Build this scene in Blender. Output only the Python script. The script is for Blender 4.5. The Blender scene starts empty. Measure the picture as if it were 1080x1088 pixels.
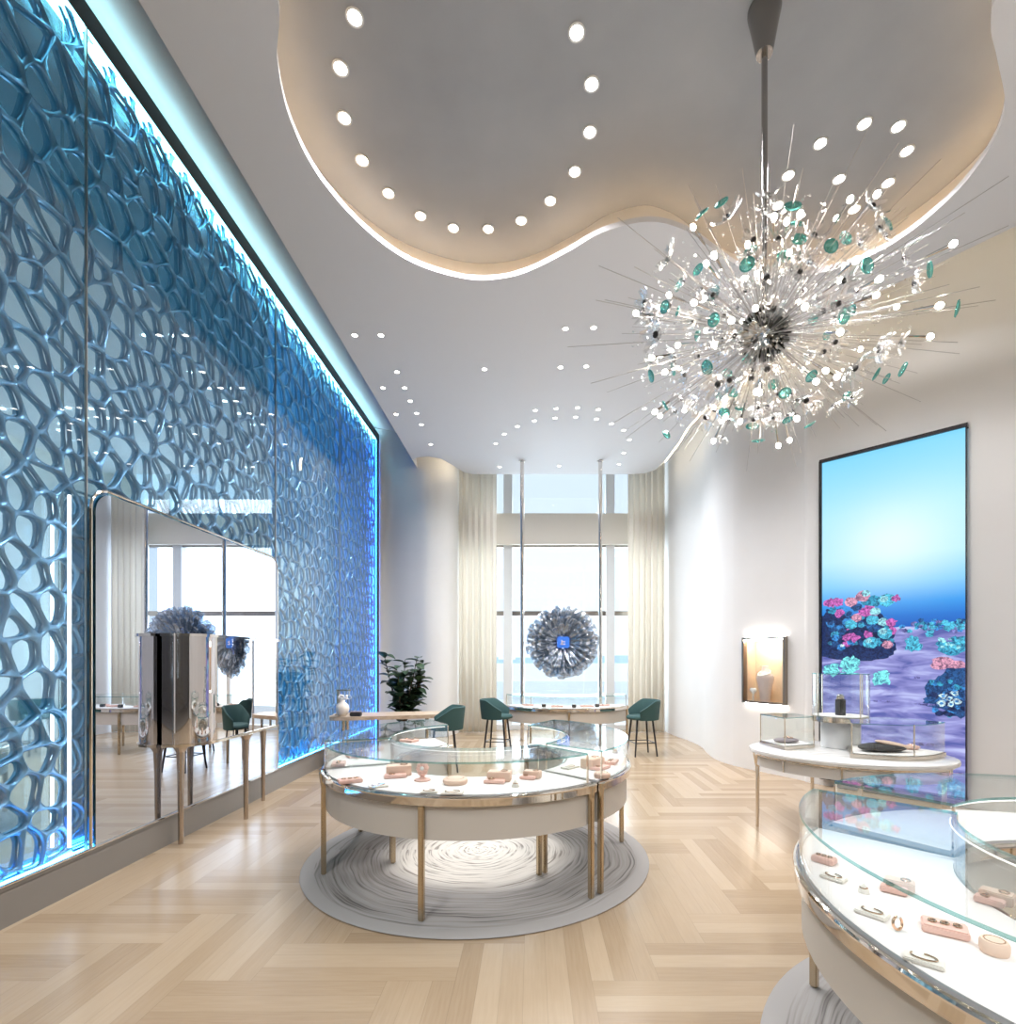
import bpy, bmesh, math, random
from mathutils import Vector, Matrix
from mathutils.geometry import tessellate_polygon
S = bpy.context.scene
R = math.radians
PI = math.pi
F, CX, CY, H = 550.0, 565.0, 701.0, 1.6      # pinhole read off the photograph
# ---------------------------------------------------------------- camera
cam = bpy.data.objects.new('camera', bpy.data.cameras.new('camera'))
S.collection.objects.link(cam)
cam.location = (0, 0, H); cam.rotation_euler = (R(90), 0, 0)
cam.data.sensor_fit = 'HORIZONTAL'; cam.data.sensor_width = 36
cam.data.lens = 36 * F / 1080
cam.data.shift_x = (540 - CX) / 1080; cam.data.shift_y = (CY - 544) / 1080
cam.data.clip_start = 0.05; cam.data.clip_end = 3000
S.camera = cam
# ---------------------------------------------------------------- world
w = bpy.data.worlds.new('sky'); S.world = w; w.use_nodes = True
nt = w.node_tree; nt.nodes.clear()
tc = nt.nodes.new('ShaderNodeTexCoord'); sep = nt.nodes.new('ShaderNodeSeparateXYZ')
ramp = nt.nodes.new('ShaderNodeValToRGB'); bg = nt.nodes.new('ShaderNodeBackground'); out = nt.nodes.new('ShaderNodeOutputWorld')
nt.links.new(tc.outputs['Generated'], sep.inputs[0]); nt.links.new(sep.outputs['Z'], ramp.inputs[0])
nt.links.new(ramp.outputs[0], bg.inputs[0]); nt.links.new(bg.outputs[0], out.inputs[0])
e = ramp.color_ramp.elements
e[0].position = 0.0; e[0].color = (.80, .89, 1, 1)
e[1].position = 0.4; e[1].color = (.74, .87, 1, 1)
n_ = e.new(0.09); n_.color = (.76, .89, 1, 1)
bg.inputs[1].default_value = 1.25
# ---------------------------------------------------------------- exposure
S.view_settings.view_transform = 'Standard'; S.view_settings.look = 'None'
S.view_settings.gamma = 1; S.view_settings.use_curve_mapping = False
S.view_settings.exposure = 0.19
cy = S.cycles
cy.max_bounces = 9; cy.diffuse_bounces = 4; cy.glossy_bounces = 5; cy.transmission_bounces = 4
cy.transparent_max_bounces = 40; cy.caustics_reflective = False; cy.caustics_refractive = False
cy.sample_clamp_indirect = 4; cy.use_denoising = True
try: cy.use_light_tree = True
except Exception: pass
DOWN_W = 40.0            # watts of one ceiling downlight
COVE = 3.2               # emission of the warm coves
# daylight through the two glazed ends of the room (sky portals) and the shop front behind the camera
def area(name, loc, rot, sx, sy, power, col, portal=False):
    L = bpy.data.lights.new(name, 'AREA'); L.shape = 'RECTANGLE'; L.size = sx; L.size_y = sy
    L.energy = power; L.color = col
    o = bpy.data.objects.new(name, L); S.collection.objects.link(o); o.location = loc; o.rotation_euler = rot
    if portal: L.cycles.is_portal = True
    return o
area('window_daylight', (.7, 12.6, 3.0), (R(-90), 0, 0), 4.2, 5.0, 330, (.78, .90, 1))

# ================================================================ helpers
def at(px, py, Y): return Vector(((px - CX) / F * Y, Y, H + (CY - py) / F * Y))
def onz(px, py, z):
    Y = (H - z) * F / (py - CY); return at(px, py, Y)
MATS = {}
def mat(name, col=(.8, .8, .8), rough=.5, metal=0, emit=None, es=0, **kw):
    if name in MATS: return MATS[name]
    m = bpy.data.materials.new(name); m.use_nodes = True
    b = m.node_tree.nodes['Principled BSDF']
    b.inputs['Base Color'].default_value = (*col, 1); b.inputs['Roughness'].default_value = rough
    b.inputs['Metallic'].default_value = metal
    if emit: b.inputs['Emission Color'].default_value = (*emit, 1); b.inputs['Emission Strength'].default_value = es
    for k, v in kw.items(): b.inputs[k.replace('_', ' ')].default_value = v
    m.diffuse_color = (*col, 1); MATS[name] = m
    return m
def N(m, t, **kw):
    n = m.node_tree.nodes.new('ShaderNode' + t)
    for k, v in kw.items(): setattr(n, k, v)
    return n
def LK(m, a, b): m.node_tree.links.new(a, b)
def M_(m, op, a, b=None, c=None):
    n = N(m, 'Math', operation=op)
    for i, v in enumerate((a, b, c)):
        if v is None: continue
        if isinstance(v, (int, float)): n.inputs[i].default_value = v
        else: LK(m, v, n.inputs[i])
    return n.outputs[0]
def ramp_(m, fac, stops, interp='LINEAR'):
    n = N(m, 'ValToRGB'); n.color_ramp.interpolation = interp
    el = n.color_ramp.elements
    while len(el) < len(stops): el.new(.5)
    for e_, (p, c) in zip(el, stops): e_.position = p; e_.color = (*c, 1)
    LK(m, fac, n.inputs[0]); return n.outputs[0]
def bsdf(m): return m.node_tree.nodes['Principled BSDF']
def glassmat(name, tint=(1, 1, 1), ior=1.5, gloss=(1, 1, 1), rough=0.0, minr=0.0):
    m = bpy.data.materials.new(name); m.use_nodes = True; t = m.node_tree; t.nodes.clear()
    o = N(m, 'OutputMaterial'); mx = N(m, 'MixShader'); tr = N(m, 'BsdfTransparent'); gl = N(m, 'BsdfGlossy'); fr = N(m, 'LayerWeight')
    tr.inputs[0].default_value = (*tint, 1); gl.inputs[0].default_value = (*gloss, 1); gl.inputs['Roughness'].default_value = rough
    f0 = ((ior - 1) / (ior + 1)) ** 2; fr.inputs[0].default_value = .5
    f = M_(m, 'ADD', f0, M_(m, 'MULTIPLY', 1 - f0, M_(m, 'POWER', fr.outputs['Facing'], 5)))
    f = M_(m, 'MAXIMUM', f, minr)
    LK(m, f, mx.inputs[0]); LK(m, tr.outputs[0], mx.inputs[1]); LK(m, gl.outputs[0], mx.inputs[2]); LK(m, mx.outputs[0], o.inputs[0])
    MATS[name] = m; m.diffuse_color = (*tint, .3); return m

def tagp(o, label=None, cat=None, group=None, kind=None):
    if label: o['label'] = label
    if cat: o['category'] = cat
    if group: o['group'] = group
    if kind: o['kind'] = kind
    return o
def thing(name, label, cat, loc=(0, 0, 0), rz=0, group=None):
    o = bpy.data.objects.new(name, None); S.collection.objects.link(o)
    o.location = loc; o.rotation_euler = (0, 0, rz); o.empty_display_size = .1
    return tagp(o, label, cat, group)
def obj(name, bm, m, parent=None, smooth=False, loc=None, rot=None, label=None, angle=None):
    me = bpy.data.meshes.new(name)
    bmesh.ops.recalc_face_normals(bm, faces=bm.faces) if smooth != 'keep' else None
    bm.to_mesh(me); bm.free()
    for mm in (m if isinstance(m, (list, tuple)) else [m]): me.materials.append(mm)
    if smooth:
        me.polygons.foreach_set('use_smooth', [True] * len(me.polygons))
        if angle is None: angle = 40
        try: me.set_sharp_from_angle(angle=R(angle))
        except Exception: pass
    o = bpy.data.objects.new(name, me); S.collection.objects.link(o)
    if parent is not None: o.parent = parent
    if loc is not None: o.location = loc
    if rot is not None: o.rotation_euler = rot
    if label: o['label'] = label
    return o
def BM(): return bmesh.new()
def box(bm, c, s, rz=0, mi=0, bev=0):
    mtx = Matrix.Translation(c) @ Matrix.Rotation(rz, 4, 'Z') @ Matrix.Diagonal((*s, 1))
    r = bmesh.ops.create_cube(bm, size=1, matrix=mtx)
    fs = {f for v in r['verts'] for f in v.link_faces}
    for f in fs: f.material_index = mi
    if bev:
        es = {e_ for f in fs for e_ in f.edges}
        bmesh.ops.bevel(bm, geom=list(es), offset=bev, segments=2, affect='EDGES')
    return bm
def cyl(bm, p0, p1, r0, r1=None, n=12, mi=0, caps=True):
    p0 = Vector(p0); p1 = Vector(p1); r1 = r0 if r1 is None else r1
    d = p1 - p0; q = d.to_track_quat('Z', 'Y').to_matrix().to_4x4()
    mtx = Matrix.Translation((p0 + p1) / 2) @ q
    r = bmesh.ops.create_cone(bm, cap_ends=caps, segments=n, radius1=r0, radius2=r1, depth=d.length, matrix=mtx)
    for f in {f for v in r['verts'] for f in v.link_faces}: f.material_index = mi
    return bm
def ball(bm, c, r, sc=(1, 1, 1), u=12, v=8, mi=0, rot=None):
    mtx = Matrix.Translation(c) @ (rot or Matrix.Identity(4)) @ Matrix.Diagonal((r * sc[0], r * sc[1], r * sc[2], 1))
    k = bmesh.ops.create_uvsphere(bm, u_segments=u, v_segments=v, radius=1, matrix=mtx)
    for f in {f for vv in k['verts'] for f in vv.link_faces}: f.material_index = mi
    return bm
def lathe(bm, prof, n=24, c=(0, 0, 0), sx=1, sy=1, mi=0):
    rings = []
    for r, z in prof:
        rings.append([bm.verts.new((c[0] + r * sx * math.cos(2 * PI * i / n), c[1] + r * sy * math.sin(2 * PI * i / n), c[2] + z)) for i in range(n)])
    for a, b in zip(rings, rings[1:]):
        for i in range(n):
            f = bm.faces.new((a[i], a[(i + 1) % n], b[(i + 1) % n], b[i])); f.material_index = mi
    for rg in (rings[0], rings[-1]):
        try: f = bm.faces.new(rg); f.material_index = mi
        except ValueError: pass
    return bm
def torus(bm, c, Rr, r, n=24, k=8, rot=None, mi=0):
    mt = Matrix.Translation(c) @ (rot or Matrix.Identity(4)); rings = []
    for i in range(n):
        a = 2 * PI * i / n
        rings.append([bm.verts.new(mt @ Vector(((Rr + r * math.cos(2 * PI * j / k)) * math.cos(a), (Rr + r * math.cos(2 * PI * j / k)) * math.sin(a), r * math.sin(2 * PI * j / k)))) for j in range(k)])
    for i in range(n):
        for j in range(k):
            f = bm.faces.new((rings[i][j], rings[(i + 1) % n][j], rings[(i + 1) % n][(j + 1) % k], rings[i][(j + 1) % k])); f.material_index = mi
    return bm
def tube(bm, pts, r, n=8, mi=0, closed=False):
    """swept round tube along points"""
    pts = [Vector(p) for p in pts]; rings = []; m = len(pts)
    for i, p in enumerate(pts):
        a = pts[(i - 1) % m] if (closed or i > 0) else p
        b = pts[(i + 1) % m] if (closed or i < m - 1) else p
        t = (b - a).normalized(); up = Vector((0, 0, 1)) if abs(t.z) < .95 else Vector((1, 0, 0))
        s = t.cross(up).normalized(); u = s.cross(t)
        rr = r[i] if isinstance(r, (list, tuple)) else r
        rings.append([bm.verts.new(p + (s * math.cos(2 * PI * j / n) + u * math.sin(2 * PI * j / n)) * rr) for j in range(n)])
    for i in range(m if closed else m - 1):
        a, b = rings[i], rings[(i + 1) % m]
        for j in range(n):
            f = bm.faces.new((a[j], a[(j + 1) % n], b[(j + 1) % n], b[j])); f.material_index = mi
    if not closed:
        bm.faces.new(rings[0]); bm.faces.new(rings[-1])
    return bm
def prism(bm, pts, z0, z1, mi=0, side_mi=None):
    """closed outline extruded between two heights"""
    a = [bm.verts.new((p[0], p[1], z0)) for p in pts]; b = [bm.verts.new((p[0], p[1], z1)) for p in pts]
    n = len(pts)
    for i in range(n):
        f = bm.faces.new((a[i], a[(i + 1) % n], b[(i + 1) % n], b[i])); f.material_index = mi if side_mi is None else side_mi
    f = bm.faces.new(a); f.material_index = mi; f = bm.faces.new(b); f.material_index = mi
    return bm
def catmull(P, k=8, closed=True):
    out = []; n = len(P)
    rng = range(n) if closed else range(n - 1)
    for i in rng:
        p0 = P[(i - 1) % n] if closed or i > 0 else P[i]; p1 = P[i]
        p2 = P[(i + 1) % n]; p3 = P[(i + 2) % n] if closed or i < n - 2 else P[i + 1]
        for j in range(k):
            t = j / k
            out.append(tuple(.5 * (2 * p1[q] + (p2[q] - p0[q]) * t + (2 * p0[q] - 5 * p1[q] + 4 * p2[q] - p3[q]) * t * t + (3 * p1[q] - p0[q] - 3 * p2[q] + p3[q]) * t ** 3) for q in (0, 1)))
    if not closed: out.append(tuple(P[-1]))
    return out
def offset_poly(P, d, closed=True):
    out = []; n = len(P)
    for i in range(n):
        a = P[(i - 1) % n] if closed or i > 0 else P[i]; b = P[(i + 1) % n] if closed or i < n - 1 else P[i]
        t = Vector((b[0] - a[0], b[1] - a[1])).normalized()
        out.append((P[i][0] + t.y * d, P[i][1] - t.x * d))
    return out
def ribbon(bm, P, z0, z1, closed=False, mi=0):
    a = [bm.verts.new((p[0], p[1], z0)) for p in P]; b = [bm.verts.new((p[0], p[1], z1)) for p in P]
    for i in range(len(P) if closed else len(P) - 1):
        f = bm.faces.new((a[i], a[(i + 1) % len(P)], b[(i + 1) % len(P)], b[i])); f.material_index = mi
    return bm
def dup(o, parent=None):
    c = o.copy(); S.collection.objects.link(c)
    if parent is not None: c.parent = parent
    for ch in list(KIDS.get(o.name, [])) or [x for x in o.children]:
        dup(ch, c)
    return c
KIDS = {}

# ================================================================ materials
PLASTER = mat('warm_white_plaster', (.80, .785, .765), .75)
def plaster_variation(m, c1, c2, sc):
    nz = N(m, 'TexNoise'); nz.inputs['Scale'].default_value = sc; nz.inputs['Detail'].default_value = 5
    g = N(m, 'NewGeometry'); LK(m, g.outputs['Position'], nz.inputs['Vector'])
    LK(m, ramp_(m, nz.outputs[0], [(.3, c1), (.7, c2)]), bsdf(m).inputs['Base Color'])
plaster_variation(PLASTER, (.785, .77, .75), (.825, .815, .80), .9)
CEIL = mat('white_ceiling_paint', (.74, .74, .76), .8)
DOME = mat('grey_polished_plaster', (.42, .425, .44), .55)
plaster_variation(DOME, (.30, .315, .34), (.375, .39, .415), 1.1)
CHROME = mat('mirror_chrome', (.80, .76, .72), .05, 1)
NICKEL = mat('warm_nickel', (.78, .70, .60), .12, 1)
BRONZE = mat('champagne_bronze', (.58, .47, .33), .26, 1)
RIM = mat('polished_nickel_rim', (.76, .69, .61), .05, 1)
STEEL = mat('brushed_steel', (.40, .37, .34), .3, 1)
DARKM = mat('dark_metal', (.045, .04, .04), .35, .6)
APRON = mat('cream_linen_lacquer', (.62, .565, .50), .5)
nz = N(APRON, 'TexNoise'); nz.inputs['Scale'].default_value = 60
bp = N(APRON, 'Bump'); bp.inputs['Strength'].default_value = .15; LK(APRON, nz.outputs[0], bp.inputs['Height']); LK(APRON, bp.outputs[0], bsdf(APRON).inputs['Normal'])
DECK = mat('white_suede_deck', (.90, .83, .79), .7)
PINK = mat('blush_pink_suede', (.82, .52, .44), .65)
PEACH = mat('peach_suede', (.84, .60, .47), .65)
CREAM = mat('cream_suede', (.85, .78, .70), .65)
GOLD = mat('rose_gold', (.83, .53, .36), .15, 1)
PEARL = mat('white_pearl', (.9, .88, .86), .2)
BLACK = mat('black_suede', (.03, .028, .03), .6)
GREY_S = mat('mauve_grey_suede', (.30, .25, .27), .6)
GLASS = glassmat('clear_glass', (.975, .99, .985), 1.45)
EDGE = glassmat('green_glass_edge', (.35, .62, .62), 1.5, (.7, .95, .95), .05, .25)
SKIN = glassmat('lattice_cover_glass', (.95, .975, .985), 1.5)
WINGL = glassmat('window_glass', (.97, .985, .99), 1.4)
LED = mat('led_strip', (1, 1, 1), .5, emit=(1, .95, .88), es=.9)
# herringbone oak floor
FLOOR = mat('oak_block_herringbone', (.55, .42, .29), .24)
def floor_nodes(m, W=.34, n=3, sub=3):
    g = N(m, 'NewGeometry'); sp = N(m, 'SeparateXYZ'); LK(m, g.outputs['Position'], sp.inputs[0])
    u = M_(m, 'DIVIDE', M_(m, 'ADD', sp.outputs[0], 20.1), W); v = M_(m, 'DIVIDE', M_(m, 'ADD', sp.outputs[1], 20.2), W)
    i = M_(m, 'FLOOR', u); j = M_(m, 'FLOOR', v)
    fu = M_(m, 'FRACT', u); fv = M_(m, 'FRACT', v)
    k = M_(m, 'FLOORED_MODULO', M_(m, 'SUBTRACT', i, j), 2 * n)
    hor = M_(m, 'LESS_THAN', k, n - .5); ver = M_(m, 'SUBTRACT', 1, hor)
    mm = M_(m, 'SUBTRACT', 2 * n - 1, k)
    si = M_(m, 'SUBTRACT', i, M_(m, 'MULTIPLY', k, hor)); sj = M_(m, 'SUBTRACT', j, M_(m, 'MULTIPLY', mm, ver))
    across = M_(m, 'ADD', M_(m, 'MULTIPLY', fv, hor), M_(m, 'MULTIPLY', fu, ver))
    along = M_(m, 'ADD', M_(m, 'MULTIPLY', M_(m, 'ADD', fu, k), hor), M_(m, 'MULTIPLY', M_(m, 'ADD', fv, mm), ver))
    plank = M_(m, 'FLOOR', M_(m, 'MULTIPLY', across, sub)); pf = M_(m, 'FRACT', M_(m, 'MULTIPLY', across, sub))
    cv = N(m, 'CombineXYZ'); LK(m, si, cv.inputs[0]); LK(m, sj, cv.inputs[1]); LK(m, M_(m, 'ADD', plank, M_(m, 'MULTIPLY', hor, 7)), cv.inputs[2])
    wn = N(m, 'TexWhiteNoise'); LK(m, cv.outputs[0], wn.inputs[0])
    gv = N(m, 'CombineXYZ'); LK(m, M_(m, 'MULTIPLY', along, .6), gv.inputs[0]); LK(m, M_(m, 'MULTIPLY', across, 9), gv.inputs[1])
    LK(m, M_(m, 'MULTIPLY', wn.outputs[0], 40), gv.inputs[2])
    ns = N(m, 'TexNoise'); LK(m, gv.outputs[0], ns.inputs['Vector']); ns.inputs['Scale'].default_value = 3; ns.inputs['Detail'].default_value = 6
    fac = M_(m, 'ADD', M_(m, 'MULTIPLY', wn.outputs[0], .68), M_(m, 'MULTIPLY', ns.outputs[0], .5))
    col = ramp_(m, fac, [(.15, (.335, .235, .145)), (.5, (.40, .29, .185)), (.95, (.465, .35, .235))])
    # joints
    e1 = M_(m, 'MINIMUM', pf, M_(m, 'SUBTRACT', 1, pf)); a2 = M_(m, 'MINIMUM', along, M_(m, 'SUBTRACT', n, along))
    jt = M_(m, 'MULTIPLY', M_(m, 'GREATER_THAN', e1, .015), M_(m, 'GREATER_THAN', a2, .006))
    jf = M_(m, 'ADD', M_(m, 'MULTIPLY', jt, .14), .86)
    mx = N(m, 'Mix', data_type='RGBA', blend_type='MULTIPLY'); mx.inputs[0].default_value = 1
    LK(m, col, mx.inputs[6]); cb = N(m, 'CombineColor')
    for q in range(3): LK(m, jf, cb.inputs[q])
    LK(m, cb.outputs[0], mx.inputs[7]); LK(m, mx.outputs[2], bsdf(m).inputs['Base Color'])
floor_nodes(FLOOR)
# rug
def rug_material(name, cx, cy, Rr):
    m = mat(name, (.4, .38, .37), .95)
    g = N(m, 'NewGeometry'); sp = N(m, 'SeparateXYZ'); LK(m, g.outputs['Position'], sp.inputs[0])
    x = M_(m, 'SUBTRACT', sp.outputs[0], cx); y = M_(m, 'SUBTRACT', sp.outputs[1], cy)
    r = M_(m, 'SQRT', M_(m, 'ADD', M_(m, 'MULTIPLY', x, x), M_(m, 'MULTIPLY', y, y)))
    a = M_(m, 'ARCTAN2', y, x)
    nw = N(m, 'TexNoise'); nw.inputs['Scale'].default_value = 1.6
    LK(m, g.outputs['Position'], nw.inputs['Vector'])
    rr = M_(m, 'ADD', r, M_(m, 'MULTIPLY', nw.outputs[0], .12))
    cv = N(m, 'CombineXYZ'); LK(m, M_(m, 'MULTIPLY', rr, 52), cv.inputs[0]); LK(m, M_(m, 'MULTIPLY', a, 1.5), cv.inputs[1])
    ns = N(m, 'TexNoise'); LK(m, cv.outputs[0], ns.inputs['Vector']); ns.inputs['Scale'].default_value = 1; ns.inputs['Detail'].default_value = 4
    line = ramp_(m, ns.outputs[0], [(.33, (.15, .135, .125)), (.44, (.31, .285, .265)), (.6, (.38, .355, .335))])
    inner = ramp_(m, ns.outputs[0], [(.36, (.30, .26, .22)), (.45, (.66, .61, .54)), (.6, (.74, .69, .62))])
    edge = ramp_(m, M_(m, 'DIVIDE', rr, Rr), [(.50, (0, 0, 0)), (.64, (1, 1, 1))])
    mx = N(m, 'Mix', data_type='RGBA'); LK(m, edge, mx.inputs[0]); LK(m, inner, mx.inputs[6]); LK(m, line, mx.inputs[7])
    rim = M_(m, 'GREATER_THAN', r, Rr * .93)
    m2 = N(m, 'Mix', data_type='RGBA'); LK(m, rim, m2.inputs[0]); LK(m, mx.outputs[2], m2.inputs[6]); m2.inputs[7].default_value = (.36, .335, .315, 1)
    LK(m, m2.outputs[2], bsdf(m).inputs['Base Color'])
    return m

# ================================================================ structure
ZC = 5.56          # main ceiling
ZD = 5.90          # grey upper ceiling of the recess
ZR = 6.45          # slab over the coves
def struct(name, bm, m, smooth=False, **k):
    return tagp(obj(name, bm, m, smooth=smooth, **k), kind='structure')
bm = BM(); box(bm, (1, 4, -.05), (10.4, 17, .1)); struct('floor', bm, FLOOR)
# left wall behind the lattice and its far return
bm = BM(); box(bm, (-3.78, 3.5, 3.2), (.12, 15.2, 6.5)); struct('wall_left', bm, mat('cavity_white', (.55, .6, .66), .6))
lw = catmull([(-3.24, 10.80), (-2.95, 10.82), (-2.5, 10.72), (-2.1, 10.66), (-1.78, 10.85), (-1.62, 11.3), (-1.62, 11.9)], 8, False)
lw = [(-3.75, 10.80)] + lw
bm = BM(); ribbon(bm, lw, 0, ZR); struct('wall_back_left', bm, PLASTER, True)
# right wall, curved, with an opening for the lit vitrine
RW = [(3.0, 11.9), (3.0, 11.05), (3.12, 10.2), (3.12, 9.5), (3.03, 8.95), (2.965, 8.45), (2.985, 8.12), (3.06, 7.83)]
rw1 = catmull(RW, 6, False)
N0 = Vector((3.15, 7.63)); N1 = Vector((3.49, 7.05))
rw = rw1 + [tuple(N0)]
rw2 = [tuple(N1)] + catmull([(3.6, 6.84), (3.73, 6.61), (4.70, 5.59), (5.15, 5.0), (5.45, 4.2), (5.6, 3.0), (5.6, 1.0), (5.6, -4.0)], 6, False)
nz0, nz1 = .98, 1.92
bm = BM()
for za, zb in ((0, nz0), (nz0, nz1), (nz1, ZR)): ribbon(bm, rw, za, zb); ribbon(bm, rw2, za, zb)
ribbon(bm, [tuple(N0), tuple(N1)], 0, nz0); ribbon(bm, [tuple(N0), tuple(N1)], nz1, ZR)
bmesh.ops.remove_doubles(bm, verts=bm.verts, dist=.0005)
struct('wall_right', bm, PLASTER, True, angle=85)
# back wall round the window and the wall behind the camera
bm = BM(); box(bm, (-3.0, 12.0, 3.2), (2.8, .15, 6.5)); box(bm, (3.9, 12.0, 3.2), (1.8, .15, 6.5)); box(bm, (.7, 12.0, 6.35), (4.6, .15, .3))
struct('wall_back', bm, PLASTER)
bm = BM(); box(bm, (-3.4, -4.05, 3.2), (1.0, .15, 6.5)); box(bm, (5.4, -4.05, 3.2), (.8, .15, 6.5)); box(bm, (1, -4.05, 5.7), (8.2, .15, 1.6))
struct('wall_front', bm, PLASTER)
# lower ceiling: outline with the cloud shaped recess as a hole
cloud_pts = [(-1.52, 3.1), (-1.68, 3.42), (-1.77, 3.8), (-1.74, 4.26), (-1.52, 4.78), (-1.175, 5.17), (-.64, 5.39), (-.145, 5.33), (.32, 5.05), (.65, 4.80), (1.06, 4.68),
             (1.43, 4.78), (1.77, 5.0), (2.2, 5.27), (2.65, 5.34), (3.05, 5.26), (3.42, 4.96), (3.59, 4.47), (3.56, 4.05), (3.40, 3.72), (3.08, 3.42), (2.86, 3.22), (2.77, 3.0), (2.9, 2.4), (3.1, 1.5),
             (2.8, .6), (1.9, .1), (.8, .2), (-.2, .5), (-1.0, 1.0), (-1.4, 1.8), (-1.42, 2.5)]
cloud = catmull(cloud_pts, 5)
outer = [(-2.36, -4.0), (5.35, -4.0), (5.35, 3.0), (5.1, 3.9), (4.75, 4.4), (4.38, 4.78), (3.74, 5.58), (3.35, 6.3), (3.05, 7.2), (2.74, 8.2), (2.66, 8.9), (2.68, 9.6), (2.66, 10.4), (2.58, 10.8), (2.40, 11.0), (2.11, 11.05),
         (-1.25, 11.05), (-1.42, 10.95), (-1.6, 10.55), (-1.78, 10.2), (-2.0, 10.08), (-2.2, 10.12), (-2.36, 10.25)]
def flat_with_hole(bm, out_, holes, z, mi=0):
    loops = [out_] + holes; vs = [bm.verts.new((p[0], p[1], z)) for l in loops for p in l]
    for t in tessellate_polygon([[Vector((p[0], p[1], 0)) for p in l] for l in loops]):
        try: f = bm.faces.new([vs[i] for i in t]); f.material_index = mi
        except ValueError: pass
bm = BM()
flat_with_hole(bm, outer, [cloud], ZC); flat_with_hole(bm, outer, [cloud], ZC + .05)
ribbon(bm, cloud, ZC, ZC + .05, True); ribbon(bm, outer[1:], ZC, ZC + .05)
# curved cove rising to the top of the lattice wall
prof = [(-2.36 - .86 * (1 - math.cos(t * PI / 2)), ZC + .87 * math.sin(t * PI / 2)) for t in [i / 10 for i in range(11)]]
pv = [[bm.verts.new((x, y, z)) for (x, z) in prof] for y in (-4.0, 10.25, 10.95)]
for a, b in zip(pv, pv[1:]):
    for i in range(10): bm.faces.new((a[i], a[i + 1], b[i + 1], b[i]))
struct('ceiling', bm, CEIL, True, angle=30)
# recess
sgn = 1
def centroid(P): return (sum(p[0] for p in P) / len(P), sum(p[1] for p in P) / len(P))
big = offset_poly(cloud, .22); cA = centroid(cloud)
if max(p[0] for p in big) < max(p[0] for p in cloud): sgn = -1; big = offset_poly(cloud, -.22)
bm = BM(); flat_with_hole(bm, big, [], ZD); struct('trim_1', bm, DOME)
bm = BM(); ribbon(bm, big, ZC + .05, ZD, True); struct('trim_2', bm, mat('cove_side', (.82, .78, .72), .7), True)
bm = BM(); box(bm, (1, 4, ZR + .05), (10.6, 17, .1)); struct('trim_3', bm, CEIL)
COVEM = mat('warm_cove_led', (1, .8, .6), .5, emit=(1, .70, .40), es=COVE * 2.2)
c = thing('cove_light', 'warm hidden strip light around the cloud shaped ceiling recess', 'cove light', (0, 0, ZC))
bm = BM(); tube(bm, [(p[0], p[1], .12) for p in offset_poly(cloud, sgn * .17)], .012, 6, closed=True); obj('led_strip', bm, COVEM, c)
COVEW = mat('soft_cove_led', (1, .9, .75), .5, emit=(1, .82, .55), es=COVE * 3.8)
edge_out = offset_poly(outer, 0)
right_edge = outer[2:14]; back_edge = outer[15:22]
for nm, P, lb in (('cove_light', [(p[0] + .08, p[1] + .05) for p in right_edge], 'warm strip light hidden above the ceiling edge along the curved right wall'),
                  ('cove_light', [(p[0] - .02, p[1] + .1) for p in outer[17:22]], 'warm strip light above the scalloped ceiling edge left of the window')):
    c = thing(nm, lb, 'cove light', (0, 0, ZC)); bm = BM(); tube(bm, [(p[0], p[1], .09) for p in P], .012, 6); obj('led_strip', bm, COVEW, c)

# ---- window at the back
YW = 11.9
WHITE = mat('white_powder_coat', (.78, .80, .82), .4)
bm = BM()
for x in (-.54, 1.8): box(bm, (x, YW, 3.1), (.2, .16, 6.2))
box(bm, (-1.55, YW, 3.1), (.12, .16, 6.2)); box(bm, (2.95, YW, 3.1), (.12, .16, 6.2)); box(bm, (.7, YW, .06), (4.5, .2, .12))
box(bm, (.7, YW - .02, 4.57), (4.5, .3, .7), mi=1)
box(bm, (.7, YW, 2.66), (4.5, .1, .11), mi=2); box(bm, (.7, YW, 4.2), (4.5, .1, .05), mi=2)
WF = struct('window_1', bm, [WHITE, mat('cream_soffit', (.80, .75, .66), .6), STEEL])
bm = BM(); box(bm, (.7, YW + .03, 3.1), (4.5, .012, 6.1)); obj('window_pane', bm, WINGL, WF)
bm = BM(); box(bm, (1, -4.03, 2.45), (8.0, .012, 4.9)); tagp(obj('window_2', bm, WINGL), kind='structure')
bm = BM(); box(bm, (1, -9.5, 2.6), (16, .1, 5.8)); box(bm, (-7, -6.8, 2.6), (.1, 5.5, 5.8)); box(bm, (9, -6.8, 2.6), (.1, 5.5, 5.8)); box(bm, (1, -6.8, 5.5), (16, 5.5, .1)); box(bm, (1, -6.8, -.06), (16, 5.5, .1))
tagp(obj('trim_6', bm, mat('dim_arcade', (.20, .16, .13), .6)), kind='structure')
bm = BM(); box(bm, (.7, YW + 9, 9.5), (14, .05, 5.3)); tagp(obj('trim_4', bm, WHITE), kind='structure')
# exterior
bm = BM(); box(bm, (0, 615, -6.0), (2600, 1200, .1)); SEA = mat('pale_sea', (.97, .98, .98), 1.0); tagp(obj('ground', bm, SEA), kind='structure')
bm = BM(); box(bm, (0, 19, -.35), (16, 12, .1)); box(bm, (0, 25, .1), (16, .3, .9)); tagp(obj('trim_5', bm, mat('terrace_stone', (.86, .88, .9), .5)), kind='structure')
bm = BM(); random.seed(3)
xx = -700
while xx < 800:
    wd = random.uniform(30, 70); hh = random.uniform(8, 18)
    box(bm, (xx + wd / 2, 1180, -6 + hh / 2), (wd, 60, hh)); xx += wd
tagp(obj('distant_shoreline', bm, mat('hazy_blue_land', (.60, .76, .90), .9)), 'hazy blue low shoreline across the water beyond the window', 'shoreline')
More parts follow.
